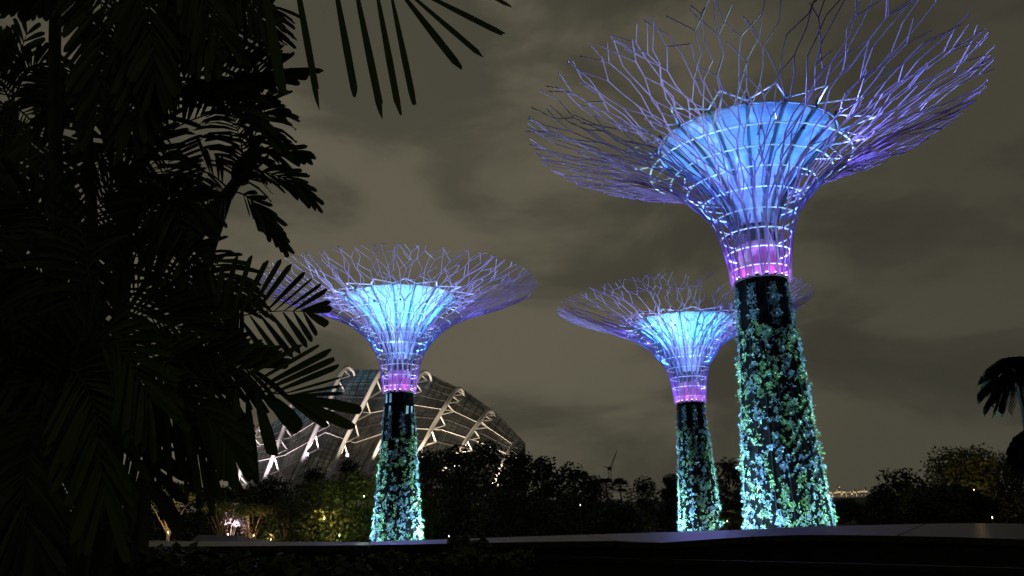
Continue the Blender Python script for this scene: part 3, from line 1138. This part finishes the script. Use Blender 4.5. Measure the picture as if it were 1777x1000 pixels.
# blossoms
for k, (px, py, Y) in enumerate(((398, 900, 84), (418, 905, 86))):
    rnd = random.Random(k)
    p = at(px, 945, Y)
    p.z = GZ
    top = at(px, py - 20, Y).z - GZ
    rt = empty('blossoming_shrub', p, ('pink white blossoming shrub between two orange lit trunks', 'pale blossoming shrub just right of the pink white one')[k], 'shrub', 'blossoming shrubs')
    c = MB()
    for j in range(5):
        a = j * 1.3
        c.tube([(0, 0, 0), (cos(a) * .4, sin(a) * .4, top * .5), (cos(a) * .8, sin(a) * .8, top * .85)], .05, .02, seg=5)
    c.build('stem', M['bark'], rt)
    c = MB()
    crown_mesh(c, [(Vector((rnd.uniform(-.9, .9), rnd.uniform(-.5, .5), top * rnd.uniform(.55, .95))), .6) for _ in range(6)], 420, .24, rnd)
    c.build('blossom', M['blossom'], rt)
# lights of the left garden
def garden_lamp(px, py, Y, m, power, colr, label, kind='POINT', size=.04):
    p = at(px, py, Y)
    p.z = max(p.z, GZ + .3)
    rt = empty('garden_lamp', (p.x, p.y, GZ), label, 'lamp', 'small garden lamps')
    h = p.z - GZ
    c = MB()
    c.tube([(0, 0, 0), (0, 0, h - .05)], .04, seg=6)
    c.build('post', M['housing'], rt)
    c = MB()
    c.tube([(0, 0, h - .1), (0, 0, h - .05), (0, 0, h + .06), (0, 0, h + .12)], size, rads=[size * .5, size, size, size * .4], seg=8)
    c.build('lens', M[m], rt)
    if power:
        lamp('lamp_light', 'POINT', (0, -.1, h + .35), colr, power, rt, radius=.15)


WARM = (1.0, .72, .30)
for a in (
    (292, 925, 76, 'bulb', 480, WARM, 'warm garden lamp under the yellow lit crown'),
    (440, 930, 74.5, 'bulb', 230, (1, .6, .3), 'warm garden lamp under the forked orange lit trunk'),
    (396, 928, 83, 'bulbw', 420, (1.0, .8, .9), 'white garden lamp beneath the pink blossoms'),
    (470, 937, 73, 'bulb', 60, WARM, 'warm low garden lamp right of the forked trunk'),
    (563, 900, 67, 'bulb', 300, WARM, 'warm garden lamp lighting the low yellow bushy tree'),
    (589, 930, 66, 'bulbg', 50, (.7, 1, .3), 'greenish garden lamp left of the supertree base'),
    (632, 862, 92, 'bulbg', 480, (.7, .9, .3), 'greenish lamp high in front of the green lit tree'),
    (779, 931, 88, 'bulbw', 30, (1, .9, .8), 'tiny white lamp just right of the supertree base'),
    (789, 809, 108, 'bulbw', 0, (1, 1, 1), 'tiny white lamp among the dark trees near the arches'),
    (1007, 877, 88, 'bulbw', 0, (1, 1, 1), 'tiny white lamp at the dark tree line centre'),
    (1722, 899, 60, 'bulb', 8, WARM, 'warm lamp under the trees at the right edge'),
    (1690, 850, 84, 'bulb', 260, (1, .6, .25), 'warm lamp within the spreading rain tree limbs'),
    (1128, 915, 78, 'bulb', 25, WARM, 'warm lamp beside the lit yellow palm leaf'),
    (1262, 905, 84, 'bulb', 120, (1, .75, .4), 'warm lamp between the two right hand supertree bases'),
):
    garden_lamp(*a)

# pavilion roofs
for k, (x0, x1, y0, y1, Y) in enumerate(((322, 420, 928, 948, 55), (236, 318, 938, 950, 52))):
    A, B = at(x0, y1, Y), at(x1, y1, Y)
    T1, T2 = at(x0 + 22, y0, Y + 3), at(x1 - 8, y0 + 2, Y + 3)
    rt = empty('garden_pavilion', ((A.x + B.x) / 2, Y + 2, GZ), ('low pavilion with a grey sloping roof below the pink blossoms', 'smaller grey roofed pavilion at the foot of the palm thicket')[k], 'pavilion', 'low garden pavilions')
    o_ = Vector(rt.location)
    c = MB()
    A2, B2 = A + Vector((0, 7, 0)), B + Vector((0, 7, 0))
    for q_ in ((A, B, T2, T1), (B, B2, T2), (B2, A2, T1, T2), (A2, A, T1)):
        q_ = [v - o_ for v in q_]
        (c.quad if len(q_) == 4 else c.tri)(*q_)
        d_ = Vector((0, 0, -.12))
        q_ = [v + d_ for v in reversed(q_)]
        (c.quad if len(q_) == 4 else c.tri)(*q_)
    c.build('roof', M['roofcloth'], rt)
    for v in (A, B, A2, B2):
        c = MB()
        v = v - o_
        v = v * .96
        c.tube([(v.x, v.y, 0), (v.x, v.y, v.z - .05)], .08, seg=6)
        c.build('post', M['bark'], rt)


# ------------------------------------------------------------------ palms
def fan_palm(px, ytop, Y, rpx, label, seed, m='dark_leaf', zbase=GZ, group=None):
    rnd = random.Random(seed)
    R_ = rpx / F * Y
    c = at(px, ytop + rpx * .9, Y)
    rt = empty('fan_palm', (c.x, c.y, zbase), label, 'palm', group)
    h = c.z - zbase
    t = MB()
    t.tube(spline([(0, 0, 0), (.15, 0, h * .5), (0, 0, h)], 6), max(.12, R_ * .08), max(.09, R_ * .06), seg=8)
    t.build('trunk', M['bark'], rt)
    for i in range(16):
        a = i * 2.4
        el = rnd.uniform(-.5, 1.3)
        d = Vector((cos(a) * cos(el), sin(a) * cos(el), sin(el)))
        hub = Vector((0, 0, h)) + d * R_ * .45
        f_ = MB()
        f_.tube([(0, 0, h), hub], .03, seg=5)
        s_ = d.cross(Vector((0, 0, 1))).normalized() if abs(d.z) < .98 else Vector((1, 0, 0))
        for k in range(11):
            b_ = (k - 5) / 5 * 1.5
            dd = d * cos(b_) + s_ * sin(b_)
            tip = hub + dd * R_ * .58 + Vector((0, 0, -R_ * .16))
            wv = dd.cross(d.cross(s_)) * R_ * .05
            f_.quad(hub, hub + dd * R_ * .3 + wv, tip, hub + dd * R_ * .3 - wv)
        f_.build('frond', M[m], rt)
    return rt


FPG = 'fan palms along the far tree line'
fan_palm(1052, 826, 105, 20, 'fan palm standing left in the pair below the distant crane', 1, group=FPG)
fan_palm(1076, 828, 106, 20, 'fan palm standing right in the pair below the distant crane', 2, group=FPG)
fan_palm(1013, 816, 112, 20, 'fan palm poking out of the falling tree line', 3, group=FPG)
fan_palm(938, 792, 118, 12, 'small fan palm on top of the tree line right of the conservatory', 4, group=FPG)
fan_palm(1128, 893, 76, 16, 'small fan palm with one yellow lit leaf', 5, m='mid_leaf')
fan_palm(1268, 880, 82, 30, 'warm lit palm between the two right hand supertree bases', 6, m='mid_leaf')


def leaflet(mb, p, d, nrm, L, wd, rnd, droop=.25, trunc=True):
    """narrow base, widest at two thirds, jagged cut tip; drawn as a folded strip"""
    s_ = d.cross(nrm)
    if s_.length < 1e-4:
        s_ = d.orthogonal()
    s_.normalize()
    prof = ((0, .22), (.3, .70), (.65, 1.0), (.93, .95), (1.0, .34 if not trunc else .66))
    prev = None
    tw = rnd.uniform(-.35, .35)
    for t, wv in prof:
        c = p + d * L * t + Vector((0, 0, -droop * L * t * t))
        sd = (s_ * cos(tw * t) + nrm * sin(tw * t)) * wd * wv * .5
        fold = nrm * wd * .10 * wv
        cur = (c + sd, c - fold, c - sd)
        if t == 1.0 and trunc:
            cur = (c + sd + d * L * rnd.uniform(-.05, .03), c - fold + d * L * rnd.uniform(.0, .05), c - sd + d * L * rnd.uniform(-.08, .05))
        if prev is None:
            n0 = len(mb.v)
            mb.v += [tuple(x) for x in cur]
        else:
            n1 = len(mb.v)
            mb.v += [tuple(x) for x in cur]
            a = n1 - 3
            mb.f.append((a, a + 1, n1 + 1, n1))
            mb.f.append((a + 1, a + 2, n1 + 2, n1 + 1))
        prev = cur


def frond(root, pts, Lpx, nleaf, seed, wpx=14, fwd=(1.15, .35), droop=.2, sides=(-1, 1), m='palm_leaf', start=.12, tiltz=.25, rach=.5, lean=0.0):
    """pts: (x, y, depth) rachis control points; leaflets Lpx long"""
    rnd = random.Random(seed)
    if wpx > 9:
        wpx = 4 + wpx * .42
        nleaf = int(nleaf * 1.55)
    o_ = Vector(root.location)
    C = spline([at(x, y, Y) for x, y, Y in pts], 40)
    Ym = pts[len(pts) // 2][2]
    k = Ym / F
    mb = MB()
    rz = MB()
    rz.tube([c - o_ for c in C], 4.2 * k * rach, 1.2 * k * rach, seg=6)
    fr = rz.build('frond', M['palm_stem'], root)
    for sd in sides:
        for i in range(nleaf):
            u = start + (1 - start) * (i + rnd.uniform(-.25, .25)) / (nleaf - 1)
            u = min(max(u, 0), 1)
            f_ = u * 39
            j = min(int(f_), 38)
            p = C[j].lerp(C[j + 1], f_ - j)
            tg = (C[min(j + 2, 39)] - C[max(j - 1, 0)]).normalized()
            vw = (p - EYE).normalized()
            side = tg.cross(vw).normalized() * sd
            ang = fwd[0] + (fwd[1] - fwd[0]) * u + rnd.uniform(-.07, .07)
            d = tg * cos(ang) + side * sin(ang)
            d += vw * rnd.uniform(-tiltz, tiltz) * .8 + Vector((0, 0, lean))
            d.normalize()
            L = Lpx * k * (.62 + .75 * sin(pi * (.15 + .72 * u))) / 1.35 * rnd.uniform(.88, 1.1)
            nrm = (tg.cross(side) + Vector((0, 0, .01))).normalized()
            nrm = (nrm + side * rnd.uniform(-.5, .5)).normalized()
            leaflet(mb, p - o_, d, nrm, L, wpx * k * rnd.uniform(.8, 1.2), rnd, droop * rnd.uniform(.5, 1.5))
    mb.build('leaflets', M[m], fr)
    return fr


def frond_x(root, pts, leaves, seed, droop=0.0, m='palm_leaf', rach=.5):
    """rachis plus leaflets given one by one: (x0, y0, x1, y1, width)"""
    rnd = random.Random(seed)
    o_ = Vector(root.location)
    C = spline([at(x, y, Y) for x, y, Y in pts], 40)
    Y = pts[-2][2]
    k = Y / F
    mb = MB()
    mb.tube([c - o_ for c in C], 4.2 * k * rach, 1.2 * k * rach, seg=6)
    fr = mb.build('frond', M['palm_stem'], root)
    mb = MB()
    for (x0, y0, x1, y1, wd) in leaves:
        a = at(x0, y0, Y)
        j = min(range(40), key=lambda q: (C[q] - a).length)
        a = a.lerp(C[j], .5)
        b_ = at(x1, y1, Y + rnd.uniform(-.12, .12))
        d = b_ - a
        L = d.length
        nrm = (Vector((0, -1, .2)) + Vector((rnd.uniform(-.4, .4), 0, rnd.uniform(-.4, .4)))).normalized()
        leaflet(mb, a - o_, d.normalized(), nrm, L, wd * k, rnd, droop=droop)
    mb.build('leaflets', M[m], fr)
    return fr


def palm(px, py, Y, label, stems, name='feather_palm', group='feather palms of the near thicket'):
    """crown heart at a point, stem(s) down to the terrace"""
    h = at(px, py, Y)
    rt = empty(name, (h.x, h.y, 0), label, 'palm', group)
    o_ = Vector(rt.location)
    for (qx, bx, r) in stems:
        b_ = at(bx, 990, Y)
        t = MB()
        hh = at(qx, py, Y)
        P_ = [Vector((b_.x, b_.y, 0)), b_.lerp(hh, .35) + Vector((.04, 0, 0)), b_.lerp(hh, .7), hh]
        t.tube([p - o_ for p in spline(P_, 14)], r, r * .75, seg=10)
        t.build('stem', M['palm_stem'], rt)
    return rt


# P1 high palm whose heart is above the frame
p1 = palm(150, -90, 5.2, 'tall feather palm at the left with its heart above the frame', [(98, 84, .055), (150, 150, .045)])
p2 = palm(225, 300, 5.6, 'feather palm reaching to the open sky in the middle of the thicket', [(225, 175, .07)])
p3 = palm(170, 560, 5.0, 'feather palm holding the frond that crosses the left supertree canopy', [(170, 130, .06)])
p4 = palm(90, 700, 4.6, 'low broad leaved palm at the bottom left of the thicket', [(90, 70, .05)])
p5 = palm(20, 180, 6.4, 'dark palm at the left edge of the thicket', [(20, 10, .08)])
p6 = palm(400, 330, 6.0, 'slender palm leaning right with drooping leaf tufts', [(400, 190, .045)])

# P2 fronds: the top right spray, with hanging leaflets
frond(p2, [(225, 300, 5.6), (255, 190, 5.6), (292, 152, 5.5), (380, 136, 5.4), (470, 126, 5.3)], 105, 20, 1, 13, (1.25, .55), .10, sides=(1,), start=.25)
frond(p2, [(225, 300, 5.6), (255, 190, 5.62), (292, 152, 5.52), (380, 136, 5.42), (480, 122, 5.32)], 120, 18, 2, 22, (.85, .12), .04, sides=(-1,), start=.3)
frond(p2, [(225, 300, 5.6), (300, 110, 5.5), (400, 40, 5.4), (470, 10, 5.2)], 110, 16, 3, 16, (1.2, .5), .2)
frond(p2, [(225, 300, 5.6), (300, 225, 5.4), (400, 190, 5.3), (470, 200, 5.1)], 110, 16, 4, 20, (1.2, .35), .3, sides=(1,))
frond(p2, [(225, 300, 5.6), (300, 200, 5.3), (380, 180, 5.0), (440, 220, 4.9)], 120, 18, 41, 22, (1.0, .3), .4, sides=(1,), start=.2)
frond(p2, [(225, 472, 5.6), (250, 400, 5.5), (281, 325, 5.5), (300, 255, 5.4)], 78, 22, 5, 7, (1.0, .8), .05)
frond(p2, [(225, 300, 5.6), (190, 250, 5.6), (170, 300, 5.4), (165, 400, 5.2)], 120, 18, 6, 14, (1.0, .5), .2)
frond(p2, [(225, 300, 5.6), (200, 200, 5.6), (140, 160, 5.5), (90, 180, 5.3)], 110, 16, 7, 16, (1.0, .5), .3)
frond(p2, [(225, 300, 5.6), (240, 240, 5.5), (230, 150, 5.2), (200, 60, 5.0)], 110, 16, 8, 18, (1.0, .5), .1)
frond(p2, [(225, 300, 5.6), (260, 290, 5.3), (300, 350, 5.1), (330, 460, 4.9)], 95, 18, 9, 14, (1.0, .5), .2)
# P6: heavy leaning stem and drooping tufts at the right
frond(p6, [(300, 440, 6.0), (360, 380, 6.0), (400, 330, 6.0), (440, 268, 6.0)], 36, 6, 10, 16, (1.0, .4), .0, rach=5.2, start=.7)
frond(p6, [(400, 330, 6.0), (440, 262, 5.8), (480, 262, 5.8), (516, 268, 5.8)], 52, 9, 11, 9, (.9, .1), .12, start=.3)
frond(p6, [(400, 330, 6.0), (440, 300, 5.8), (490, 308, 5.8), (530, 334, 5.8)], 60, 9, 12, 10, (.7, .15), .15, start=.2)
frond(p6, [(400, 330, 6.0), (430, 342, 5.8), (455, 370, 5.8), (486, 414, 5.8)], 58, 8, 13, 10, (.55, .12), .10, start=.25)
frond(p6, [(400, 330, 6.0), (420, 270, 5.7), (410, 220, 5.7), (400, 190, 5.7)], 80, 14, 14, 15, (1.1, .5), .5)
frond(p6, [(400, 330, 6.0), (440, 240, 5.7), (460, 180, 5.7), (440, 130, 5.7)], 70, 14, 15, 15, (1.1, .5), .5)
frond(p6, [(400, 330, 6.0), (360, 300, 5.7), (330, 310, 5.6), (280, 350, 5.5)], 90, 16, 16, 9, (.7, .3), .15, sides=(-1,))
frond(p6, [(400, 330, 6.0), (370, 340, 5.7), (320, 370, 5.6), (260, 420, 5.5)], 80, 16, 17, 11, (.8, .3), .15)
# P3: the crisp frond over the supertree
frond_x(p3, [(170, 560, 5.0), (280, 575, 4.8), (365, 560, 4.7), (437, 545, 4.6), (487, 540, 4.6), (532, 541, 4.6)], [
    (368, 556, 386, 462, 11), (380, 552, 410, 445, 10), (399, 549, 435, 445, 10), (414, 547, 464, 451, 10), (430, 545, 488, 449, 10), (443, 543, 505, 459, 10),
    (460, 541, 528, 474, 10), (477, 540, 540, 485, 10), (494, 539, 555, 495, 9), (509, 539, 566, 504, 9), (522, 540, 573, 524, 10),
    (528, 541, 576, 536, 13), (530, 543, 569, 564, 15),
    (526, 542, 550, 582, 10), (509, 542, 541, 591, 10), (490, 544, 532, 600, 11), (471, 546, 520, 612, 11), (452, 548, 508, 620, 11),
    (433, 550, 492, 628, 11), (414, 553, 472, 632, 11), (395, 556, 452, 634, 11), (376, 560, 430, 640, 11), (355, 563, 405, 640, 12)], 20)
frond(p3, [(170, 560, 5.0), (240, 470, 5.0), (310, 440, 4.9), (380, 470, 4.8), (420, 520, 4.7)], 95, 18, 22, 12, (1.1, .4), .2)
frond(p3, [(170, 560, 5.0), (250, 500, 5.0), (320, 490, 4.9), (390, 530, 4.8)], 105, 18, 23, 14, (1.1, .4), .2)
frond(p3, [(170, 560, 5.0), (230, 400, 5.2), (300, 350, 5.1), (350, 350, 5.0)], 95, 18, 24, 12, (1.1, .4), .2)
frond(p3, [(170, 560, 5.0), (150, 420, 5.0), (190, 330, 4.9), (240, 300, 4.8)], 95, 18, 25, 14, (1.1, .4), .2)
frond(p3, [(170, 560, 5.0), (80, 480, 5.0), (20, 470, 4.9), (-40, 500, 4.8)], 120, 18, 26, 18, (1.1, .4), .3)
frond(p3, [(170, 560, 5.0), (90, 400, 5.0), (40, 350, 4.9), (-20, 340, 4.8)], 110, 18, 27, 16, (1.1, .4), .3)
frond(p3, [(170, 560, 5.0), (270, 620, 4.6), (360, 630, 4.5), (440, 640, 4.4)], 110, 18, 28, 15, (1.0, .35), .15)
# P4: broad spray with wide leaves by the conservatory
frond_x(p4, [(90, 700, 4.6), (240, 655, 4.5), (360, 660, 4.4), (450, 678, 4.3), (515, 688, 4.2)], [
    (350, 658, 455, 590, 12), (375, 660, 490, 598, 12), (400, 664, 520, 600, 12), (425, 668, 551, 601, 12), (445, 672, 571, 610, 12), (462, 676, 578, 624, 12), (480, 681, 584, 637, 11),
    (498, 685, 589, 656, 9), (508, 687, 592, 670, 7), (512, 688, 593, 683, 7),
    (512, 687, 624, 712, 20), (505, 690, 612, 742, 22), (495, 688, 567, 740, 13), (462, 690, 519, 744, 34), (440, 685, 474, 790, 21),
    (425, 682, 442, 836, 20), (405, 678, 415, 800, 20), (385, 675, 398, 812, 20), (360, 668, 372, 790, 20)], 30, m='near_leaf', rach=.9)
frond(p4, [(90, 700, 4.6), (200, 670, 4.4), (300, 690, 4.2), (370, 730, 4.1), (400, 780, 4.0)], 95, 14, 32, 20, (1.2, .2), .25, m='near_leaf')
frond(p4, [(90, 700, 4.6), (200, 680, 4.5), (290, 720, 4.4), (360, 790, 4.3)], 110, 15, 33, 18, (1.1, .3), .3)
frond(p4, [(90, 700, 4.6), (190, 640, 4.7), (280, 645, 4.7), (350, 690, 4.7), (385, 740, 4.7)], 95, 18, 34, 18, (1.1, .3), .35, m='near_leaf')
frond(p4, [(90, 700, 4.6), (170, 720, 4.5), (230, 780, 4.4), (260, 860, 4.3)], 110, 16, 35, 18, (1.1, .3), .3)
frond(p4, [(90, 700, 4.6), (60, 760, 4.4), (40, 850, 4.2), (60, 950, 4.1)], 120, 16, 36, 20, (1.1, .3), .2)
frond(p4, [(90, 700, 4.6), (20, 620, 4.4), (-40, 640, 4.2), (-60, 700, 4.1)], 130, 16, 37, 20, (1.1, .3), .2)
frond(p4, [(90, 700, 4.6), (120, 640, 4.3), (160, 700, 4.0), (180, 860, 3.8)], 130, 16, 38, 22, (1.1, .3), .2, m='near_leaf')
frond(p4, [(90, 700, 4.6), (130, 600, 4.3), (200, 600, 4.1), (260, 690, 3.9)], 130, 16, 39, 22, (1.1, .3), .2, m='near_leaf')
frond(p4, [(90, 700, 4.6), (200, 560, 4.6), (290, 560, 4.6), (380, 610, 4.6)], 120, 18, 40, 18, (1.1, .3), .2)
# P1: hanging from above
frond(p1, [(150, -90, 5.2), (250, -110, 5.0), (330, -40, 4.9), (380, 60, 4.8)], 130, 20, 50, 20, (1.0, .3), .2)
frond(p1, [(150, -90, 5.2), (230, -60, 5.0), (260, 30, 4.9), (270, 140, 4.8)], 120, 20, 51, 20, (1.0, .3), .2)
frond(p1, [(150, -90, 5.2), (170, -30, 5.0), (180, 80, 4.9), (170, 200, 4.8)], 110, 20, 52, 20, (1.0, .3), .2)
frond(p1, [(150, -90, 5.2), (100, -40, 5.0), (60, -10, 4.9), (-30, 0, 4.8)], 60, 20, 53, 18, (1.0, .3), .1)
frond(p1, [(150, -90, 5.2), (260, -120, 5.0), (380, -60, 4.9), (450, 20, 4.8)], 120, 20, 54, 18, (1.0, .3), .2)
frond(p1, [(150, -90, 5.2), (220, 0, 5.0), (300, 20, 5.2), (360, 80, 4.8)], 120, 20, 55, 20, (1.0, .3), .2)
frond(p1, [(150, -90, 5.2), (200, 20, 5.0), (240, 100, 4.9), (230, 220, 4.8)], 110, 20, 56, 18, (1.0, .3), .2)
p7 = palm(60, 470, 5.8, 'dark palm behind the others low at the left edge', [(60, 20, .06)])
for k, (tx, ty) in enumerate(((-40, 560), (20, 620), (80, 640), (140, 600), (-50, 420), (110, 420), (30, 720), (-20, 760))):
    frond(p7, [(60, 470, 5.8), ((60 + tx) / 2, (470 + ty) / 2 - 40, 5.7), (tx, ty, 5.6), (tx + (tx - 60) * .3, ty + 90, 5.5)], 130, 16, 90 + k, 24, (1.1, .4), .3)
# P5: left edge
frond(p5, [(20, 180, 6.4), (-10, 120, 6.2), (-40, 60, 6.2)], 90, 14, 60, 12, (1.0, .4), .1)
frond(p5, [(20, 180, 6.4), (30, 110, 6.2), (46, 60, 6.2)], 60, 8, 61, 9, (1.0, .4), .1)
frond(p5, [(20, 180, 6.4), (50, 120, 6.2), (80, 120, 6.2), (96, 190, 6.2)], 60, 16, 62, 12, (1.0, .4), .3)
frond(p5, [(20, 180, 6.4), (10, 240, 6.2), (20, 330, 6.0), (40, 420, 6.0)], 110, 18, 63, 18, (1.0, .4), .1)
frond(p5, [(20, 180, 6.4), (60, 220, 6.2), (70, 300, 6.0), (80, 420, 6.0)], 110, 16, 64, 20, (1.0, .4), .1)
frond(p5, [(20, 180, 6.4), (-20, 200, 6.2), (-50, 280, 6.0)], 130, 16, 65, 18, (1.0, .4), .1)
# the frond hanging in from above with single long leaflets against the sky
ov = palm(-120, -420, 3.4, 'feather palm whose long green leaflets hang in from the top edge', [(-130, -420, .06)], group='feather palms of the near thicket')
o_ = Vector(ov.location)
C = spline([at(-120, -420, 3.4), at(150, -420, 3.3), at(400, -200, 3.3), at(560, -60, 3.3), at(660, -30, 3.3), at(700, -28, 3.3)], 20)
mb = MB()
mb.tube([c - o_ for c in C], .012, .004, seg=6)
fr = mb.build('frond', M['palm_stem'], ov)
mb = MB()
rnd = random.Random(9)
for (x0, y0, x1, y1, wd) in (
    (452, -60, 490, 160, 20), (500, -110, 552, 178, 14), (575, -60, 617, 168, 14), (610, -55, 662, 198, 14), (648, -45, 692, 192, 13),
    (674, -32, 718, 178, 12), (682, -30, 797, 116, 14), (690, -28, 838, 99, 11), (700, -28, 870, 58, 12), (760, -60, 886, 12, 11)):
    a, b_ = at(x0, y0, 3.3) - o_, at(x1, y1, 3.22) - o_
    d = b_ - a
    L = d.length
    leaflet(mb, a, d.normalized(), Vector((0, -1, .1)).normalized(), L, wd * 3.3 / F * 1.05, rnd, droop=0.0)
mb.build('leaflets', M['near_leaf'], fr)

# right-hand tall palm
def feather_crown(px, py, Y, rpx, label, seed, trunk_base):
    rnd = random.Random(seed)
    h = at(px, py, Y)
    bx = at(*trunk_base, Y)
    rt = empty('tall_palm', (bx.x, bx.y, GZ), label, 'palm')
    o_ = Vector(rt.location)
    t = MB()
    t.tube([p - o_ for p in spline([Vector((bx.x, bx.y, GZ)), bx, bx.lerp(h, .5) + Vector((.3, 0, 0)), h], 12)], .22, .15, seg=9)
    t.build('trunk', M['shaded_bark'], rt)
    R_ = rpx / F * Y
    for i in range(95):
        a = i * 2.4
        el = rnd.uniform(-.5, 1.4)
        d = Vector((cos(a) * cos(el), sin(a) * cos(el), sin(el)))
        tip = h + d * R_ + Vector((0, 0, -R_ * .28))
        mid = h + d * R_ * .6 + Vector((0, 0, R_ * .05))
        C_ = spline([h, mid, tip], 12)
        f_ = MB()
        f_.tube([c - o_ for c in C_], .04, .015, seg=4)
        for k in range(2, 12):
            for sd in (-1, 1):
                tg = (C_[min(k + 1, 11)] - C_[k - 1]).normalized()
                s_ = tg.cross(Vector((0, 0, 1))).normalized() * sd
                dd = (tg * .7 + s_ * .7 + Vector((0, 0, -.75))).normalized()
                L = R_ * .42
                wv = dd.cross(s_ + Vector((0, 0, .3))).normalized() * R_ * .06
                p = C_[k] - o_
                f_.quad(p, p + dd * L * .5 + wv, p + dd * L, p + dd * L * .5 - wv)
        f_.build('frond', M['shaded_leaf'], rt)
    return rt


feather_crown(1764, 660, 42, 56, 'tall palm with a shaggy round crown at the right edge', 3, (1792, 900))
feather_crown(1800, 775, 46, 42, 'shorter palm half out of view below the tall palm', 4, (1810, 900))

# ------------------------------------------------------------------ shrubs on this side of the ledge
SG = 'dark shrubs in front of the ledge'
for i, (px, yt, wp, Y, lab) in enumerate([
    (20, 850, 200, 5.6, 'black bushy shrub under the palm stems at the left edge'),
    (150, 905, 200, 6.0, 'dark shrub at the foot of the palm stems'),
    (290, 948, 180, 6.4, 'dark shrub below the smaller pavilion roof'),
    (430, 957, 180, 6.2, 'dark low shrub below the grey pavilion roof'),
    (570, 960, 180, 6.4, 'dark low shrub left of the supertree base'),
    (720, 950, 160, 7.2, 'dark shrub below the supertree before the conservatory'),
    (838, 932, 110, 8.0, 'taller leafy shrub breaking the dark ledge line'),
    (890, 958, 90, 7.4, 'dark shrub at the end of the lower granite step'),
]):
    rnd = random.Random(300 + i)
    top = at(px, yt, Y)
    wid = wp / F * Y * .5
    rt = empty('leafy_shrub', (top.x, top.y, 0), lab, 'shrub', SG)
    c = MB()
    for j in range(6):
        a = j * 1.05
        c.tube([(0, 0, 0), (cos(a) * wid * .4, sin(a) * .3, top.z * .5), (cos(a) * wid * .7, sin(a) * .4, top.z * .8)], .02, .008, seg=5)
    c.build('stem', M['palm_stem'], rt)
    c = MB()
    blobs = []
    for j in range(10):
        r_ = wid * .42
        r_ = min(r_, .36)
        blobs.append((Vector((wid * rnd.uniform(-.8, .8), rnd.uniform(-.3, .3), top.z - r_ * .8 - rnd.random() ** 2 * .5 - (0 if j else 0))), r_))
    crown_mesh(c, blobs, 1500, .10, rnd)
    c.build('foliage', M['palm_leaf'], rt)

# ------------------------------------------------------------------ distant city and crane
def city_mat():
    m = bpy.data.materials.new('lit_facade')
    m.use_nodes = True
    t = m.node_tree
    b = t.nodes['Principled BSDF']
    b.inputs['Base Color'].default_value = (.1, .1, .1, 1)
    tcn = t.nodes.new('ShaderNodeTexCoord')
    oi = t.nodes.new('ShaderNodeObjectInfo')
    sc_ = t.nodes.new('ShaderNodeVectorMath')
    sc_.operation = 'MULTIPLY_ADD'
    sc_.inputs[1].default_value = (.25, .25, .22)
    t.links.new(tcn.outputs['Object'], sc_.inputs[0])
    t.links.new(oi.outputs['Random'], sc_.inputs[2])
    fl = t.nodes.new('ShaderNodeVectorMath')
    fl.operation = 'FLOOR'
    t.links.new(sc_.outputs[0], fl.inputs[0])
    wn = t.nodes.new('ShaderNodeTexWhiteNoise')
    t.links.new(fl.outputs[0], wn.inputs['Vector'])
    cr_ = t.nodes.new('ShaderNodeValToRGB')
    cr_.color_ramp.elements[0].position = .6
    cr_.color_ramp.elements[0].color = (.05, .043, .03, 1)
    cr_.color_ramp.elements[1].position = 1.0
    cr_.color_ramp.elements[1].color = (1.2, .85, .45, 1)
    t.links.new(wn.outputs['Value'], cr_.inputs[0])
    t.links.new(cr_.outputs[0], b.inputs['Emission Color'])
    b.inputs['Emission Strength'].default_value = .7
    return m


M['city'] = city_mat()
rnd = random.Random(77)
desc = ['slim', 'wide', 'short', 'tall', 'narrow', 'low']
xs = 1440
i = 0
ordn = ['first', 'second', 'third', 'fourth', 'fifth', 'sixth', 'seventh', 'eighth', 'ninth', 'tenth', 'eleventh', 'twelfth', 'thirteenth', 'fourteenth']
D = 2200
while xs < 1508 and i < 12:
    wpx = rnd.uniform(2.2, 5.0)
    h = rnd.choice((rnd.uniform(3, 7), rnd.uniform(8, 14)))
    p = at(xs + wpx / 2, 856, D + rnd.uniform(-150, 150))
    top = at(xs + wpx / 2, 858 - h, p.y)
    wd = wpx / F * D
    rt = empty('tower_block', (p.x, p.y, GZ), 'lit tower block on the horizon, %s from the left beside the tallest supertree' % ordn[i], 'building', 'lit tower blocks on the horizon')
    c = MB()
    hh = top.z - GZ
    c.box((0, 0, hh / 2), wd, wd * .7, hh)
    c.build('facade', M['city'], rt)
    c = MB()
    c.box((0, 0, hh + 1.5), wd * .5, wd * .35, 3)
    c.build('roof_plant', M['concrete'], rt)
    xs += wpx + rnd.uniform(.6, 3.4)
    i += 1

p = at(1057, 830, 420)
rt = empty('tower_crane', (p.x, p.y, GZ), 'thin red tower crane with a raised jib far behind the tree line', 'crane')
o_ = Vector(rt.location)
a = at(1058, 816, 420) - o_
c = MB()
for dx in (-.8, .8):
    c.tube([(a.x + dx, 0, 0), (a.x + dx, 0, a.z)], .10, seg=4)
for k in range(10):
    z = a.z * k / 10
    c.tube([(a.x - .8, 0, z), (a.x + .8, 0, z + a.z / 10)], .12, seg=4)
c.build('mast', M['crane'], rt)
c = MB()
c.box(a + Vector((0, 0, .8)), 2.0, 2, 1.8)
c.build('cab', M['crane'], rt)
c = MB()
tip = at(1071, 781, 420) - o_
for off in (0, 1):
    c.tube([a + Vector((off, 0, 1)), tip], .13, seg=4)
for k in range(1, 10):
    q1 = (a + Vector((0, 0, 1))).lerp(tip, k / 10)
    q2 = (a + Vector((1, 0, 1))).lerp(tip, (k + .5) / 10)
    c.tube([q1, q2], .08, seg=4)
c.build('jib', M['crane'], rt)
c = MB()
c.tube([a + Vector((0, 0, 1)), a + Vector((-3, 0, 2))], .2, seg=4)
c.build('counter_jib', M['crane'], rt)
